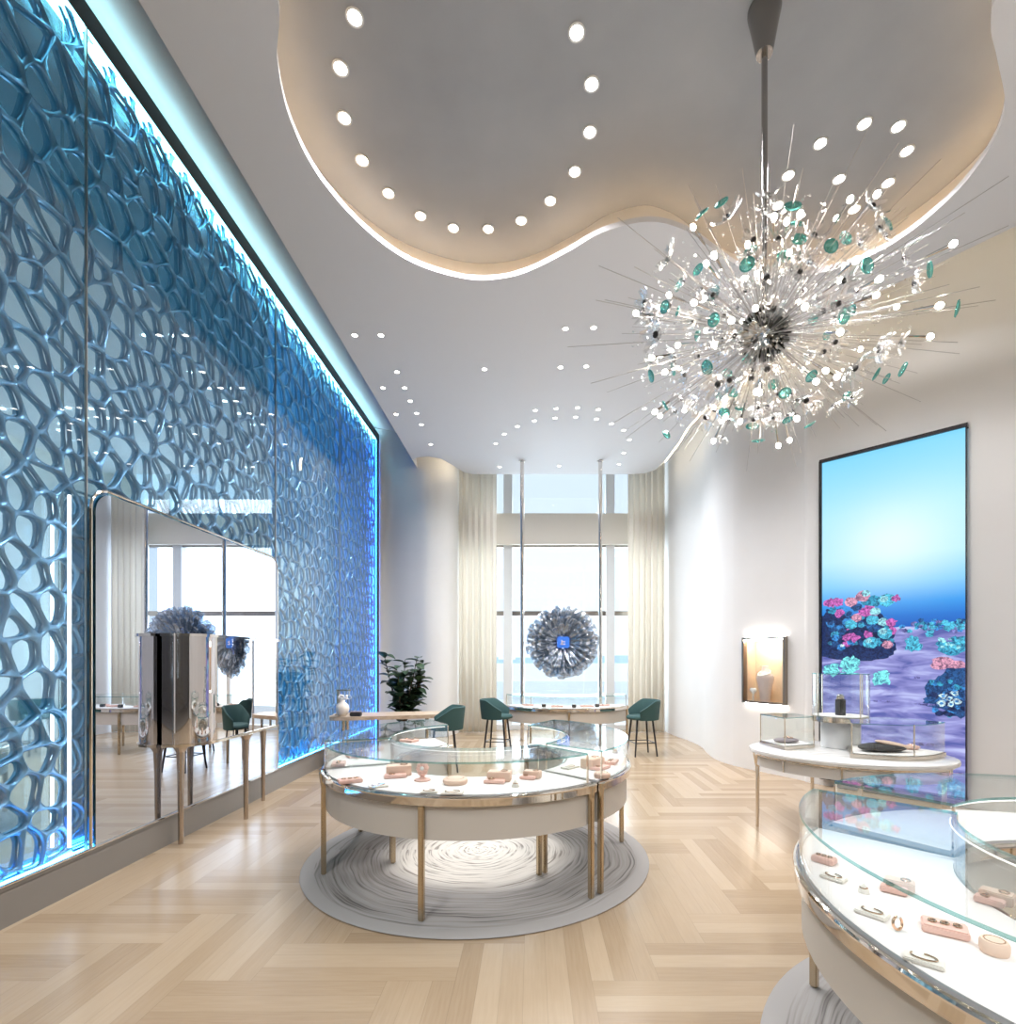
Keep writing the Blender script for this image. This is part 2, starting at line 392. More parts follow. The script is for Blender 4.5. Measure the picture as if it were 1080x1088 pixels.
# ---- curtains
def clothmat(name, col, tr=.5):
    m = bpy.data.materials.new(name); m.use_nodes = True; m.node_tree.nodes.clear()
    o = N(m, 'OutputMaterial'); mx = N(m, 'MixShader'); d = N(m, 'BsdfDiffuse'); t = N(m, 'BsdfTranslucent'); mx.inputs[0].default_value = tr
    d.inputs[0].default_value = (*col, 1); t.inputs[0].default_value = (*col, 1)
    LK(m, d.outputs[0], mx.inputs[1]); LK(m, t.outputs[0], mx.inputs[2]); LK(m, mx.outputs[0], o.inputs[0]); MATS[name] = m; return m
CURT = clothmat('sheer_cream_curtain', (.95, .905, .83))
def curtain(x0, x1, y, label):
    bm = BM(); P = []; n = 120
    for i in range(n + 1):
        t = i / n; ph = t * (x1 - x0) / .13 * 2 * PI
        P.append((x0 + (x1 - x0) * t + .012 * math.sin(ph * 2), y + .05 * math.sin(ph + .6 * math.sin(ph * .31))))
    ribbon(bm, P, .02, 6.2)
    c = obj('curtain', bm, CURT, smooth=True, angle=80); md = c.modifiers.new('thick', 'SOLIDIFY'); md.thickness = .006
    tagp(c, label, 'curtain', 'pleated curtains at the back window')
curtain(-1.60, -.76, 11.35, 'cream pleated floor length curtain left of the back window')
curtain(2.12, 2.94, 11.35, 'cream pleated floor length curtain right of the back window')

# ================================================================ lattice wall
XG, XL = -3.19, -3.235
PL = thing('lattice_wall', 'blue cellular lattice screen behind glass along the left wall', 'wall panel', (XL, 6.8, .22))
Z0L, Z1L, Y0L, Y1L = .24, 6.18, 2.3, 10.72
random.seed(11)
def build_lattice():
    pts = []
    # jittered rows, cells stretched a little upward
    z = Z0L - .1; row = 0
    while z < Z1L + .4:
        hh = .205 + .10 * max(0, (z - 3.2) / 3.0)
        y = Y0L - .3 + (.5 if row % 2 else 0) * .2
        while y < Y1L + .3:
            ww = .18
            if random.random() > .045: pts.append((y + random.uniform(-.072, .072), z + random.uniform(-.085, .085)))
            y += ww
        z += hh; row += 1
    grid = {}
    for i, p in enumerate(pts): grid.setdefault((int(p[0] // .5), int(p[1] // .5)), []).append(i)
    def clip(poly, nx, ny, d):
        out = []
        for i in range(len(poly)):
            a, b = poly[i], poly[(i + 1) % len(poly)]
            da = a[0] * nx + a[1] * ny - d; db = b[0] * nx + b[1] * ny - d
            if da <= 0: out.append(a)
            if (da < 0 < db) or (db < 0 < da):
                t = da / (da - db); out.append((a[0] + (b[0] - a[0]) * t, a[1] + (b[1] - a[1]) * t))
        return out
    bm = BM()
    for i, p in enumerate(pts):
        if not (Y0L - .1 < p[0] < Y1L + .1 and Z0L - .1 < p[1] < Z1L + .1): continue
        poly = [(Y0L, Z0L), (Y1L, Z0L), (Y1L, Z1L), (Y0L, Z1L)]
        poly = clip(poly, 1, 0, p[0] + .5); poly = clip(poly, -1, 0, -(p[0] - .5)); poly = clip(poly, 0, 1, p[1] + .5); poly = clip(poly, 0, -1, -(p[1] - .5))
        gx, gy = int(p[0] // .5), int(p[1] // .5); nb = []
        for ax in (-1, 0, 1):
            for ay in (-1, 0, 1): nb += grid.get((gx + ax, gy + ay), [])
        for j in nb:
            if j == i: continue
            q = pts[j]; nx, ny = q[0] - p[0], q[1] - p[1]; l = math.hypot(nx, ny)
            if l > .9: continue
            nx /= l; ny /= l
            poly = clip(poly, nx, ny, ((p[0] + q[0]) / 2) * nx + ((p[1] + q[1]) / 2) * ny)
            if len(poly) < 3: break
        if len(poly) < 3: continue
        # tidy
        pp = [poly[0]]
        for v in poly[1:]:
            if math.hypot(v[0] - pp[-1][0], v[1] - pp[-1][1]) > .004: pp.append(v)
        if math.hypot(pp[0][0] - pp[-1][0], pp[0][1] - pp[-1][1]) < .004: pp.pop()
        if len(pp) < 3: continue
        cx = sum(v[0] for v in pp) / len(pp); cz = sum(v[1] for v in pp) / len(pp)
        rib = .0085 + random.uniform(-.003, .004)
        # inset polygon by clipping with moved half planes
        ins = pp[:]
        m = len(pp)
        area2 = sum(pp[k][0] * pp[(k + 1) % m][1] - pp[(k + 1) % m][0] * pp[k][1] for k in range(m))
        s = 1 if area2 > 0 else -1
        for k in range(m):
            a, b = pp[k], pp[(k + 1) % m]; l = math.hypot(b[0] - a[0], b[1] - a[1])
            nx, ny = s * (b[1] - a[1]) / l, -s * (b[0] - a[0]) / l
            ins = clip(ins, nx, ny, a[0] * nx + a[1] * ny - rib)
            if len(ins) < 3: break
        if len(ins) < 3: continue
        for _ in range(2):
            o2 = []
            for k in range(len(ins)):
                a, b = ins[k], ins[(k + 1) % len(ins)]
                o2 += [(a[0] * .75 + b[0] * .25, a[1] * .75 + b[1] * .25), (a[0] * .25 + b[0] * .75, a[1] * .25 + b[1] * .75)]
            ins = o2
        cx = sum(v[0] for v in ins) / len(ins); cz = sum(v[1] for v in ins) / len(ins)
        def radial(P, a):
            dx, dz = math.cos(a), math.sin(a); best = None
            for k in range(len(P)):
                x1, y1 = P[k][0] - cx, P[k][1] - cz; x2, y2 = P[(k + 1) % len(P)][0] - cx, P[(k + 1) % len(P)][1] - cz
                den = dx * (y2 - y1) - dz * (x2 - x1)
                if abs(den) < 1e-12: continue
                t = (x1 * (y2 - y1) - y1 * (x2 - x1)) / den; u = (x1 * dz - y1 * dx) / den
                if t > 0 and -1e-6 <= u <= 1 + 1e-6: best = t if best is None else min(best, t)
            return best
        angs = sorted([math.atan2(v[1] - cz, v[0] - cx) for v in pp] + [2 * PI * k / 14 - PI + .01 for k in range(14)])
        rings = [[], [], [], [], []]
        ok = True
        for a in angs:
            ro = radial(pp, a); ri = radial(ins, a)
            if ro is None or ri is None: continue
            for q, (r_, dx_) in enumerate(((ro, .0), (ro * .5 + ri * .5, -.004), (ri, -.010), (ri - .001, -.018), (ri + .002, -.030))):
                rings[q].append(bm.verts.new((XL + dx_, cx + r_ * math.cos(a), cz + r_ * math.sin(a))))
        n = len(rings[0])
        for a, b in zip(rings, rings[1:]):
            for k in range(n): bm.faces.new((a[k], a[(k + 1) % n], b[(k + 1) % n], b[k]))
    bmesh.ops.remove_doubles(bm, verts=bm.verts, dist=.0008)
    return bm
LAT = mat('pearl_blue_lacquer', (.14, .34, .54), .25, .5)
lat = obj('lattice', build_lattice(), LAT, None, smooth=True, angle=60)
lat.parent = PL; lat.matrix_parent_inverse = Matrix.Translation(PL.location).inverted()
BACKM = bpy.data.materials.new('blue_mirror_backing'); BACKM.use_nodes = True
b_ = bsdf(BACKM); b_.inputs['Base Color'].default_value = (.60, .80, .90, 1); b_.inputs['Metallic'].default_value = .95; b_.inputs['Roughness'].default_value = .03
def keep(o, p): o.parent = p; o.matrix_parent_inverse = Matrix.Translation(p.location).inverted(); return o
for (y0, y1, col, es) in ((2.2, 6.44, (.05, .40, .70), .10), (6.44, 8.6, (.03, .36, .85), .30), (8.6, 10.76, (.01, .22, .80), .55)):  # blue glow put into the backing's emission, stronger toward the far end
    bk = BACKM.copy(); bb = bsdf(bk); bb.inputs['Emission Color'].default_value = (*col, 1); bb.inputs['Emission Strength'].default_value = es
    bm = BM(); box(bm, (-3.285, (y0 + y1) / 2, 3.2), (.02, y1 - y0, 6.2)); keep(obj('painted_glow_panel', bm, bk), PL)
bm = BM(); box(bm, (-3.45, 10.76, 3.2), (.5, .03, 6.1)); keep(obj('end_panel', bm, mat('deep_blue_end', (.04, .12, .45), .4)), PL)
for y0, y1 in ((-1.0, 1.3), (1.31, 3.70), (3.71, 6.44), (6.45, 8.6), (8.61, 10.74)):
    bm = BM(); box(bm, (XG, (y0 + y1) / 2, 3.21), (.012, y1 - y0, 6.0)); keep(obj('cover_glass', bm, SKIN), PL)
for y in (3.705, 6.445, 8.605):
    bm = BM(); box(bm, (XG, y, 3.21), (.016, .010, 6.0)); keep(obj('glass_joint', bm, STEEL), PL)
bm = BM(); box(bm, (-3.2, 6.0, 6.215), (.05, 9.4, .03)); box(bm, (-3.152, 6.0, 6.165), (.006, 9.4, .17)); box(bm, (-3.178, 10.70, 3.2), (.008, .14, 6.0)); keep(obj('top_channel', bm, DARKM), PL)
def strip(name, c_, s_, col, es, mn):
    bm = BM(); box(bm, c_, s_); keep(obj(name, bm, mat(mn, (1, 1, 1), .5, emit=col, es=es)), PL)
strip('led_strip', (-3.24, 6.3, 6.17), (.09, 8.8, .02), (.30, .88, 1), 10, 'cyan_led')
strip('led_strip', (-3.235, 6.3, .236), (.07, 8.8, .012), (.06, .42, 1), 14, 'blue_led')
strip('led_strip', (-3.17, 6.0, 6.238), (.03, 9.4, .012), (.55, .92, 1), 9, 'cove_cyan_led')
strip('led_panel', (-3.24, 10.73, 3.2), (.09, .02, 5.9), (.02, .20, 1), 12, 'deep_blue_led')
strip('led_strip', (-3.215, 3.60, 1.52), (.014, .014, 2.45), (.9, .95, 1), 3.5, 'white_led')
# plinth
bm = BM(); box(bm, (-3.24, 4.85, .11), (.20, 11.9, .22)); box(bm, (-3.148, 4.85, .235), (.016, 11.9, .04)); box(bm, (-3.138, 4.85, .25), (.008, 11.9, .008), mi=1)
tagp(obj('baseboard_left', bm, [mat('taupe_plinth', (.23, .21, .19), .35), CHROME]), kind='structure')
# mirror
def rounded(y0, y1, z0, z1, r):
    P = [(y0, z0), (y1, z0)]
    for k in range(9): a = k / 8 * PI / 2; P.append((y1 - r + r * math.cos(a), z1 - r + r * math.sin(a)))
    for k in range(9): a = PI / 2 + k / 8 * PI / 2; P.append((y0 + r + r * math.cos(a), z1 - r + r * math.sin(a)))
    return P
def yz_prism(bm, P, x0, x1, mi=0, smi=None):
    a = [bm.verts.new((x0, p[0], p[1])) for p in P]; b = [bm.verts.new((x1, p[0], p[1])) for p in P]; n = len(P)
    for i in range(n):
        f = bm.faces.new((a[i], a[(i + 1) % n], b[(i + 1) % n], b[i])); f.material_index = mi if smi is None else smi
    f = bm.faces.new(a); f.material_index = mi; f = bm.faces.new(b); f.material_index = mi
    return bm
MR = thing('wall_mirror', 'large frameless mirror with rounded top corners on the left wall', 'mirror', (-3.15, 5.1, .235))
MIR = mat('silver_mirror', (.62, .67, .78), .0, 1)
bm = BM(); yz_prism(bm, rounded(3.74, 6.42, .24, 2.83, .16), -3.168, -3.150, 0, 1); keep(obj('mirror_pane', bm, [MIR, EDGE]), MR)
bm = BM(); P = rounded(3.715, 6.445, .235, 2.855, .17)[1:] ; P = P + [(3.715, .235)]
tube(bm, [(-3.165, p[0], p[1]) for p in P], .011, 6); keep(obj('mirror_frame', bm, NICKEL), MR)

# ================================================================ chrome cabinet on the left
CB = thing('mirrored_cabinet', 'mirror polished cabinet with rounded sides on slim legs by the wall mirror', 'cabinet', (-3.13, 5.15, 0))
def stadium(y0, y1, xw, xf, r, n=10):
    P = [(xw, y0)]
    for k in range(n + 1): a = -PI / 2 + k / n * PI / 2; P.append((xf - r + r * math.cos(a), y0 + r + r * math.sin(a)))
    for k in range(n + 1): a = k / n * PI / 2; P.append((xf - r + r * math.cos(a), y1 - r + r * math.sin(a)))
    P.append((xw, y1)); return P
SP = stadium(4.38, 6.0, -3.13, -2.83, .28)
bm = BM(); prism(bm, SP, .88, 1.80); keep(obj('body', bm, mat('mirror_steel', (.72, .68, .67), .02, 1), smooth=True, angle=30), CB)
bm = BM(); prism(bm, stadium(4.36, 6.02, -3.13, -2.81, .29), 1.80, 1.825); keep(obj('top', bm, CHROME, smooth=True, angle=30), CB)
bm = BM(); prism(bm, stadium(4.37, 6.01, -3.13, -2.82, .29), .855, .88); keep(obj('base_rail', bm, NICKEL, smooth=True, angle=30), CB)
for (x, y) in ((-3.05, 4.50), (-2.87, 5.2), (-3.05, 5.88)):
    bm = BM(); cyl(bm, (x, y, 0), (x, y, .60), .020, .026, 14); cyl(bm, (x, y, .60), (x, y, .80), .026, .034, 14); cyl(bm, (x, y, .80), (x, y, .856), .034, .065, 14)
    keep(obj('leg', bm, mat('aged_nickel', (.50, .43, .37), .2, 1), smooth=True), CB)

# ================================================================ ring display cases
def sector(R0, R1, a0, a1, n=28):
    P = [(R1 * math.sin(a0 + (a1 - a0) * i / n), -R1 * math.cos(a0 + (a1 - a0) * i / n)) for i in range(n + 1)]
    P += [(R0 * math.sin(a1 + (a0 - a1) * i / n), -R0 * math.cos(a1 + (a0 - a1) * i / n)) for i in range(n + 1)]
    return P
def arcpts(Rr, a0, a1, z, n=28): return [(Rr * math.sin(a0 + (a1 - a0) * i / n), -Rr * math.cos(a0 + (a1 - a0) * i / n), z) for i in range(n + 1)]
def case(cx, cyy, a0, a1, label, R1=1.24, R0=.70, group=None, zt=.98, midleg=True, fz=.013):
    a0, a1 = R(a0), R(a1)
    t = thing('display_case', label, 'display case', (cx, cyy, 0), 0, group)
    bm = BM(); prism(bm, sector(R0 + .03, R1 - .03, a0 + .015, a1 - .015), .50, .715); obj('apron', bm, APRON, t, smooth=True, angle=30)
    bm = BM(); prism(bm, sector(R0, R1, a0, a1), .715, .765)
    for Rr in (R1 - .008, R0 + .008): tube(bm, arcpts(Rr, a0, a1, .765), .012, 8)
    obj('metal_rim', bm, RIM, t, smooth=True, angle=40)
    bm = BM(); prism(bm, sector(R0 + .03, R1 - .03, a0 + .02, a1 - .02), .765, .782); obj('deck', bm, DECK, t, label='white suede deck')
    g = .006; i1 = R1 - .02; i0 = R0 + .02; b0, b1 = a0 + .055, a1 - .055
    bm = BM(); prism(bm, sector(i0, i1, b0, b1), zt - .012, zt, 0, 1); obj('glass_top', bm, [GLASS, EDGE], t)
    for nm, Ra, Rb in (('glass_front', i1 - .008, i1), ('glass_back', i0, i0 + .008)):
        bm = BM(); prism(bm, sector(Ra, Rb, b0, b1), .782, zt - .012); obj(nm, bm, GLASS, t, smooth=True, angle=30)
    for aa in (b0, b1):
        s_, c_ = math.sin(aa), -math.cos(aa); bm = BM()
        mid = ((i0 + i1) / 2); box(bm, (mid * s_, mid * c_, (.782 + zt - .012) / 2), (.008, i1 - i0 - .02, zt - .794), rz=aa); obj('glass_end', bm, GLASS, t)
        for rr in (i0 + .004, i1 - .004):
            bm = BM(); box(bm, (rr * s_, rr * c_, (.782 + zt - .012) / 2), (.010, .010, zt - .794), rz=aa); obj('corner_post', bm, NICKEL, t)
    bm = BM()
    for k in range(2):
        pass
    tube(bm, arcpts(i0 + .02, b0 + .03, b1 - .03, zt - .022), .003, 6); obj('led_bar', bm, LED, t, label='slim warm light bar under the glass top')
    mids = [a0 + .035, (a0 + a1) / 2, a1 - .035]
    for aa in mids if midleg else (mids[0], mids[2]):
        for rr in ((R1 - .015,) if aa == mids[1] else (R1 - .015, R0 + .02)):
            x, y = rr * math.sin(aa), -rr * math.cos(aa); bm = BM()
            box(bm, (x, y, .357 + fz / 2), (.036, .036, .714 - fz), rz=aa, bev=.006)
            if rr > 1 and aa != mids[1]: cyl(bm, (x, y, .66), (x, y, .765), .018, .034, 12)
            obj('leg', bm, BRONZE, t)
    return t
C1 = (-.43, 4.35)
case(*C1, -67, 44.4, 'curved glass display case at the front of the round island')
case(*C1, 45.2, 150, 'curved glass display case on the right side of the round island')
case(*C1, -152, -69, 'curved glass display case at the back left of the round island')
C2 = (2.21, 1.62)
case(*C2, -139, -28, 'nearest curved glass display case at the lower right corner', R0=.66, midleg=False)
case(*C2, -22, 80, 'curved glass case ending at the right frame edge in the foreground', R0=.70)
case(*C2, -245, -144, 'glass case at the right frame edge behind the nearest display case', R0=.70)
C3 = (.63, 9.92)
case(*C3, -66, 66, 'curved glass display counter between two green stools by the window', fz=0)
# rugs
for (c_, lb, nm) in ((C1, 'round grey swirl pattern rug under the central island', 'rug_a'), (C2, 'round grey rug under the near right display cases', 'rug_b')):
    rm = rug_material('swirl_rug_' + nm, c_[0], c_[1] - .02, 1.38)
    bm = BM(); lathe(bm, [(1.37, 0), (1.38, .006), (1.37, .012), (.0001, .013)], 96, (c_[0], c_[1] - .02, 0)); tagp(obj('rug', bm, rm, smooth=True), lb, 'rug')

# ================================================================ jewellery
def jewel(px, py, kind, label, size=1.0, z=.783, rz=0, loc=None):
    p = loc or onz(px, py, z)
    s = size
    if kind == 'tray':
        t = thing('display_tray', label, 'jewellery tray', (p[0], p[1], z), rz)
        bm = BM(); box(bm, (0, 0, .012), (.15 * s, .10 * s, .024), bev=.004); obj('tray', bm, PINK, t)
        bm = BM()
        for k in range(3): torus(bm, ((k - 1) * .04 * s, 0, .027), .013 * s, .003, 14, 6)
        obj('rings', bm, GOLD, t, smooth=True)
    elif kind == 'block':
        t = thing('display_block', label, 'jewellery stand', (p[0], p[1], z), rz)
        bm = BM(); box(bm, (0, 0, .03 * s), (.15 * s, .09 * s, .06 * s), bev=.004); obj('block', bm, PEACH, t)
        bm = BM(); box(bm, (-.02 * s, -.07 * s, .012), (.13 * s, .07 * s, .02), bev=.003); obj('step', bm, PINK, t)
        bm = BM(); torus(bm, (.03 * s, 0, .064 * s), .022 * s, .003, 18, 6); torus(bm, (-.04 * s, -.07 * s, .026), .018 * s, .003, 18, 6); obj('bracelet', bm, GOLD, t, smooth=True)
    elif kind == 'puck':
        t = thing('display_cushion', label, 'jewellery cushion', (p[0], p[1], z), rz)
        bm = BM(); lathe(bm, [(.075 * s, 0), (.082 * s, .01), (.082 * s, .028), (.072 * s, .036), (.0001, .038)], 28); obj('cushion', bm, PEACH, t, smooth=True)
        bm = BM(); torus(bm, (0, 0, .034), .055 * s, .0035, 28, 6); obj('necklace', bm, GOLD, t, smooth=True)
    elif kind == 'orb':
        t = thing('flower_stand', label, 'jewellery stand', (p[0], p[1], z), rz)
        bm = BM(); lathe(bm, [(.05 * s, 0), (.05 * s, .008), (.02 * s, .014), (.012 * s, .03), (.03 * s, .045), (.0001, .048)], 20); obj('stand', bm, PINK, t, smooth=True)
        bm = BM()
        for k in range(8):
            a = k * PI / 4; ball(bm, (.024 * s * math.cos(a), 0, .075 * s + .024 * s * math.sin(a)), .017 * s, u=10, v=6)
        obj('petals', bm, PINK, t, smooth=True)
        bm = BM(); ball(bm, (0, -.008, .075 * s), .014 * s); obj('pearl', bm, PEARL, t, smooth=True)
    elif kind == 'ringcone':
        t = thing('ring_stand', label, 'ring stand', (p[0], p[1], z), rz)
        bm = BM(); lathe(bm, [(.03 * s, 0), (.028 * s, .01), (.006 * s, .05 * s), (.0001, .055 * s)], 16); obj('cone', bm, CREAM, t, smooth=True)
        bm = BM(); torus(bm, (0, 0, .028 * s), .018 * s, .003, 18, 6); obj('ring', bm, GOLD, t, smooth=True)
    elif kind == 'flat':
        t = thing('display_pad', label, 'jewellery pad', (p[0], p[1], z), rz)
        bm = BM(); box(bm, (0, 0, .006), (.15 * s, .09 * s, .012), bev=.003); obj('pad', bm, CREAM, t)
        bm = BM(); tube(bm, [(.05 * s * math.sin(a), .028 * s * math.cos(a), .015) for a in [k * .4 for k in range(14)]], .0022, 6); obj('chain', bm, GOLD, t, smooth=True)
    elif kind == 'bangle':
        t = thing('bangle', label, 'bangle', (p[0], p[1], z), rz)
        bm = BM(); torus(bm, (0, 0, .034 * s), .030 * s, .004, 24, 8, rot=Matrix.Rotation(R(80), 4, 'X')); obj('hoop', bm, GOLD, t, smooth=True)
        bm = BM(); ball(bm, (0, -.003, .066 * s), .007 * s); ball(bm, (.012, -.003, .064 * s), .005 * s); obj('gem', bm, PEARL, t, smooth=True)
    return t
J = [(372, 831, 'tray', 'small pink tray of rings at the left end of the front island case', 1.0, .5),
     (424, 823, 'block', 'large peach block with a pink step in the front island case', 1.15, .25),
     (449, 829, 'orb', 'pink round flower stand holding a pearl in the front island case', 1.1, 0),
     (484, 832, 'puck', 'round peach cushion with gold necklace in the front island case', 1.0, 0),
     (481, 843, 'flat', 'flat cream pad in front of the round peach cushion', .9, 0),
     (531, 829, 'block', 'peach block right of centre in the front island case', 1.05, -.1),
     (548, 836, 'ringcone', 'small ring cone in front of the right peach block', .9, 0),
     (566, 826, 'block', 'stacked peach blocks at the right end of the front island case', .8, -.3),
     (402, 836, 'flat', 'flat cream pad left in the front island case', .8, .4),
     (456, 842, 'flat', 'narrow cream pad in front of the pink flower stand', .7, .1),
     (350, 832, 'ringcone', 'ring cone by the left glass end of the front island case', .8, 0),
     (630, 815, 'block', 'tall peach block in the right island case', 1.2, .9),
     (649, 811, 'tray', 'pink ring tray near the curved glass of the right island case', 1.0, 1.2),
     (606, 816, 'flat', 'cream pad by the inner glass of the right island case', .9, .8),
     (640, 826, 'puck', 'small round cushion near the front corner of the right island case', .7, 0),
     (654, 800, 'ringcone', 'small ring cone far back in the right island case', .9, 0),
     (383, 804, 'block', 'pink and peach block in the back left island case', 1.0, -1.0),
     (360, 813, 'tray', 'pink ring tray near the outer glass of the back left island case', 1.0, -1.3),
     (400, 797, 'puck', 'round peach cushion in the back left island case', .8, 0),
     (435, 788, 'tray', 'pink tray at the far end of the back left island case', 1.1, -.5),
     (876, 916, 'tray', 'small pink tray at the far left end of the nearest case', .55, -.9),
     (886, 934, 'flat', 'tiny cream pad just in front of the far pink tray', .55, -.9),
     (927, 972, 'flat', 'flat cream pad with gold chain near the metal rim of the nearest case', .6, -.9),
     (954, 988, 'bangle', 'gold bangle with small white gem on the nearest deck', .6, .3),
     (1004, 990, 'tray', 'broad low pink tray in the middle of the nearest deck', .75, -.6),
     (1057, 1012, 'puck', 'small peach cushion with gold ring at the lower right of the nearest deck', .42, 0),
     (982, 1022, 'flat', 'cream pad with fine chain close to the lower rim', .6, -.7),
     (956, 945, 'block', 'low peach block below the long glass edge of the nearest case', .6, -.7),
     (1060, 958, 'block', 'cream and peach block by the inner glass of the nearest case', .6, -.9),
     (918, 948, 'ringcone', 'small cream ring cone between the pads of the nearest case', .6, 0)]
for (px, py, k, lb, s, rz) in J: jewel(px, py, k, lb, s, rz=rz)
for px, k, lb, s in ((545, 'tray', 'pink tray at the left end of the window counter', 1.3), (590, 'tray', 'pink tray left of centre on the window counter', 1.4), (630, 'tray', 'pink tray right of centre on the window counter', 1.4), (660, 'tray', 'pink tray at the right end of the window counter', 1.2)):
    a = (px - 604) / 75 * R(58)
    jewel(0, 0, k, lb, s, loc=(C3[0] + .97 * math.sin(a), C3[1] - .97 * math.cos(a), .783), rz=a)
for px, lb in ((569, 'small dark round ring box, leftmost on the window counter'), (612, 'small dark round ring box in the middle of the window counter'), (647, 'small dark round ring box, rightmost on the window counter')):
    a = (px - 604) / 80 * R(52); q = (C3[0] + 1.08 * math.sin(a), C3[1] - 1.08 * math.cos(a), .783)
    t = thing('ring_box', lb, 'ring box', q)
    bm = BM(); lathe(bm, [(.035, 0), (.04, .02), (.038, .05), (.0001, .055)], 18); obj('box', bm, BLACK, t, smooth=True)
    bm = BM(); torus(bm, (0, 0, .052), .02, .004, 16, 6); obj('ring', bm, GOLD, t, smooth=True)

# ================================================================ marble table with three small cases
MARB = mat('white_marble', (.80, .79, .77), .12)
nz = N(MARB, 'TexNoise'); nz.inputs['Scale'].default_value = 3; nz.inputs['Detail'].default_value = 8; nz.inputs['Distortion'].default_value = 1.5
LK(MARB, ramp_(MARB, nz.outputs[0], [(.35, (.62, .60, .58)), (.48, (.84, .82, .79)), (.7, (.88, .86, .83))]), bsdf(MARB).inputs['Base Color'])
TC = Vector((2.89, 4.75)); TR = math.atan2(-.43, .9)
TB = thing('oval_table', 'oval white marble display table on slim metal legs before the video screen', 'table', (TC.x, TC.y, 0), TR)
def ell(a, b, n=56): return [(a * math.cos(2 * PI * i / n), b * math.sin(2 * PI * i / n)) for i in range(n)]
bm = BM()
rings = []
for (d, z) in ((-.03, .715), (0, .722), (.004, .738), (0, .755), (-.012, .76)):
    rings.append([bm.verts.new((x, y, z)) for x, y in ell(.82 + d, .62 + d)])
for a, b in zip(rings, rings[1:]):
    for i in range(56): bm.faces.new((a[i], a[(i + 1) % 56], b[(i + 1) % 56], b[i]))
bm.faces.new(rings[0]); bm.faces.new(rings[-1]); obj('tabletop', bm, MARB, TB, smooth=True, angle=50)
bm = BM(); prism(bm, ell(.77, .57), .60, .714); obj('apron', bm, mat('pale_panel', (.74, .71, .68), .35), TB, smooth=True, angle=30)
bm = BM(); ribbon(bm, ell(.79, .59), .700, .716, True); obj('trim_band', bm, NICKEL, TB, smooth=True)
for k in range(10):
    a = 2 * PI * k / 10 + .2; x, y = .772 * math.cos(a), .572 * math.sin(a); bm = BM(); box(bm, (x, y, .657), (.012, .012, .11), rz=a); obj('panel_joint', bm, NICKEL, TB)
mi_ = Matrix.Rotation(-TR, 2)
for (wx, wy) in ((2.17, 4.97), (2.93, 5.40), (3.55, 4.45), (2.72, 4.28)):
    v = mi_ @ (Vector((wx, wy)) - TC); bm = BM()
    cyl(bm, (v.x, v.y, 0), (v.x, v.y, .58), .014, .020, 12); cyl(bm, (v.x, v.y, .58), (v.x, v.y, .716), .020, .042, 12); obj('leg', bm, NICKEL, TB, smooth=True)
def round_corners(P, k=3):
    return P
def glass_box(P, zb, zt, label, base=.035, name='tabletop_case'):
    c_ = (sum(p[0] for p in P) / len(P), sum(p[1] for p in P) / len(P))
    t = thing(name, label, 'display case', (c_[0], c_[1], zb)); Q = [(p[0] - c_[0], p[1] - c_[1]) for p in P]
    sh = lambda k: [(x * k, y * k) for x, y in Q]
    bm = BM(); prism(bm, Q, 0, base); obj('metal_base', bm, NICKEL, t, smooth=True, angle=25)
    bm = BM(); prism(bm, sh(.93), base, base + .006); obj('deck', bm, DECK, t, label='white padded deck')
    hh = zt - zb
    bm = BM(); a, b = sh(.97), sh(.955)
    n = len(Q)
    for z0, z1, A, B in ((base, hh - .008, a, b),):
        va = [bm.verts.new((x, y, z0)) for x, y in A]; vb = [bm.verts.new((x, y, z1)) for x, y in A]
        vc = [bm.verts.new((x, y, z0)) for x, y in B]; vd = [bm.verts.new((x, y, z1)) for x, y in B]
        for i in range(n):
            j = (i + 1) % n
            bm.faces.new((va[i], va[j], vb[j], vb[i])); bm.faces.new((vc[i], vc[j], vd[j], vd[i]))
            bm.faces.new((va[i], va[j], vc[j], vc[i])); bm.faces.new((vb[i], vb[j], vd[j], vd[i]))
    obj('glass_walls', bm, GLASS, t, smooth=True, angle=25)
    bm = BM(); prism(bm, sh(.97), hh - .008, hh, 0, 1); obj('glass_top', bm, [GLASS, EDGE], t)
    return t, Q, base, hh
def fan(pc, p0, p1, n=10):
    """wedge: straight sides from corner pc to p0 and p1, curved outer side"""
    pc, p0, p1 = map(Vector, (pc, p0, p1)); r0, r1 = (p0 - pc), (p1 - pc); a0, a1 = math.atan2(r0.y, r0.x), math.atan2(r1.y, r1.x)
    d = (a1 - a0 + PI) % (2 * PI) - PI
    return [tuple(pc)] + [(pc.x + (r0.length + (r1.length - r0.length) * i / n) * math.cos(a0 + d * i / n), pc.y + (r0.length + (r1.length - r0.length) * i / n) * math.sin(a0 + d * i / n)) for i in range(n + 1)]
def posts(t, pts, base, hh, m=NICKEL):
    for x, y in pts: bm = BM(); box(bm, (x * .965, y * .965, (base + hh) / 2), (.008, .008, hh - base)); obj('corner_post', bm, m, t)
tl, Q, b_0, h_0 = glass_box([(2.28, 5.17), (2.35, 4.80), (2.70, 4.93), (2.66, 5.2), (2.48, 5.26)], .762, 1.06, 'small angular glass case at the left end of the marble table', .03)
posts(tl, Q[:3], b_0, h_0)
Pf = [(2.72, 4.42)] + [(2.72 + .02 + .86 * (i / 10), 4.42 - .19 * math.sin(PI * min(1, i / 10 * .95)) + .10 * i / 10) for i in range(1, 11)] + [(3.40, 4.86), (3.0, 4.92)]
tr, Q, b_0, h_0 = glass_box(Pf, .762, 1.06, 'wide curved glass case at the right end of the marble table', .035)
posts(tr, [Q[0], Q[-1], Q[5]], b_0, h_0)
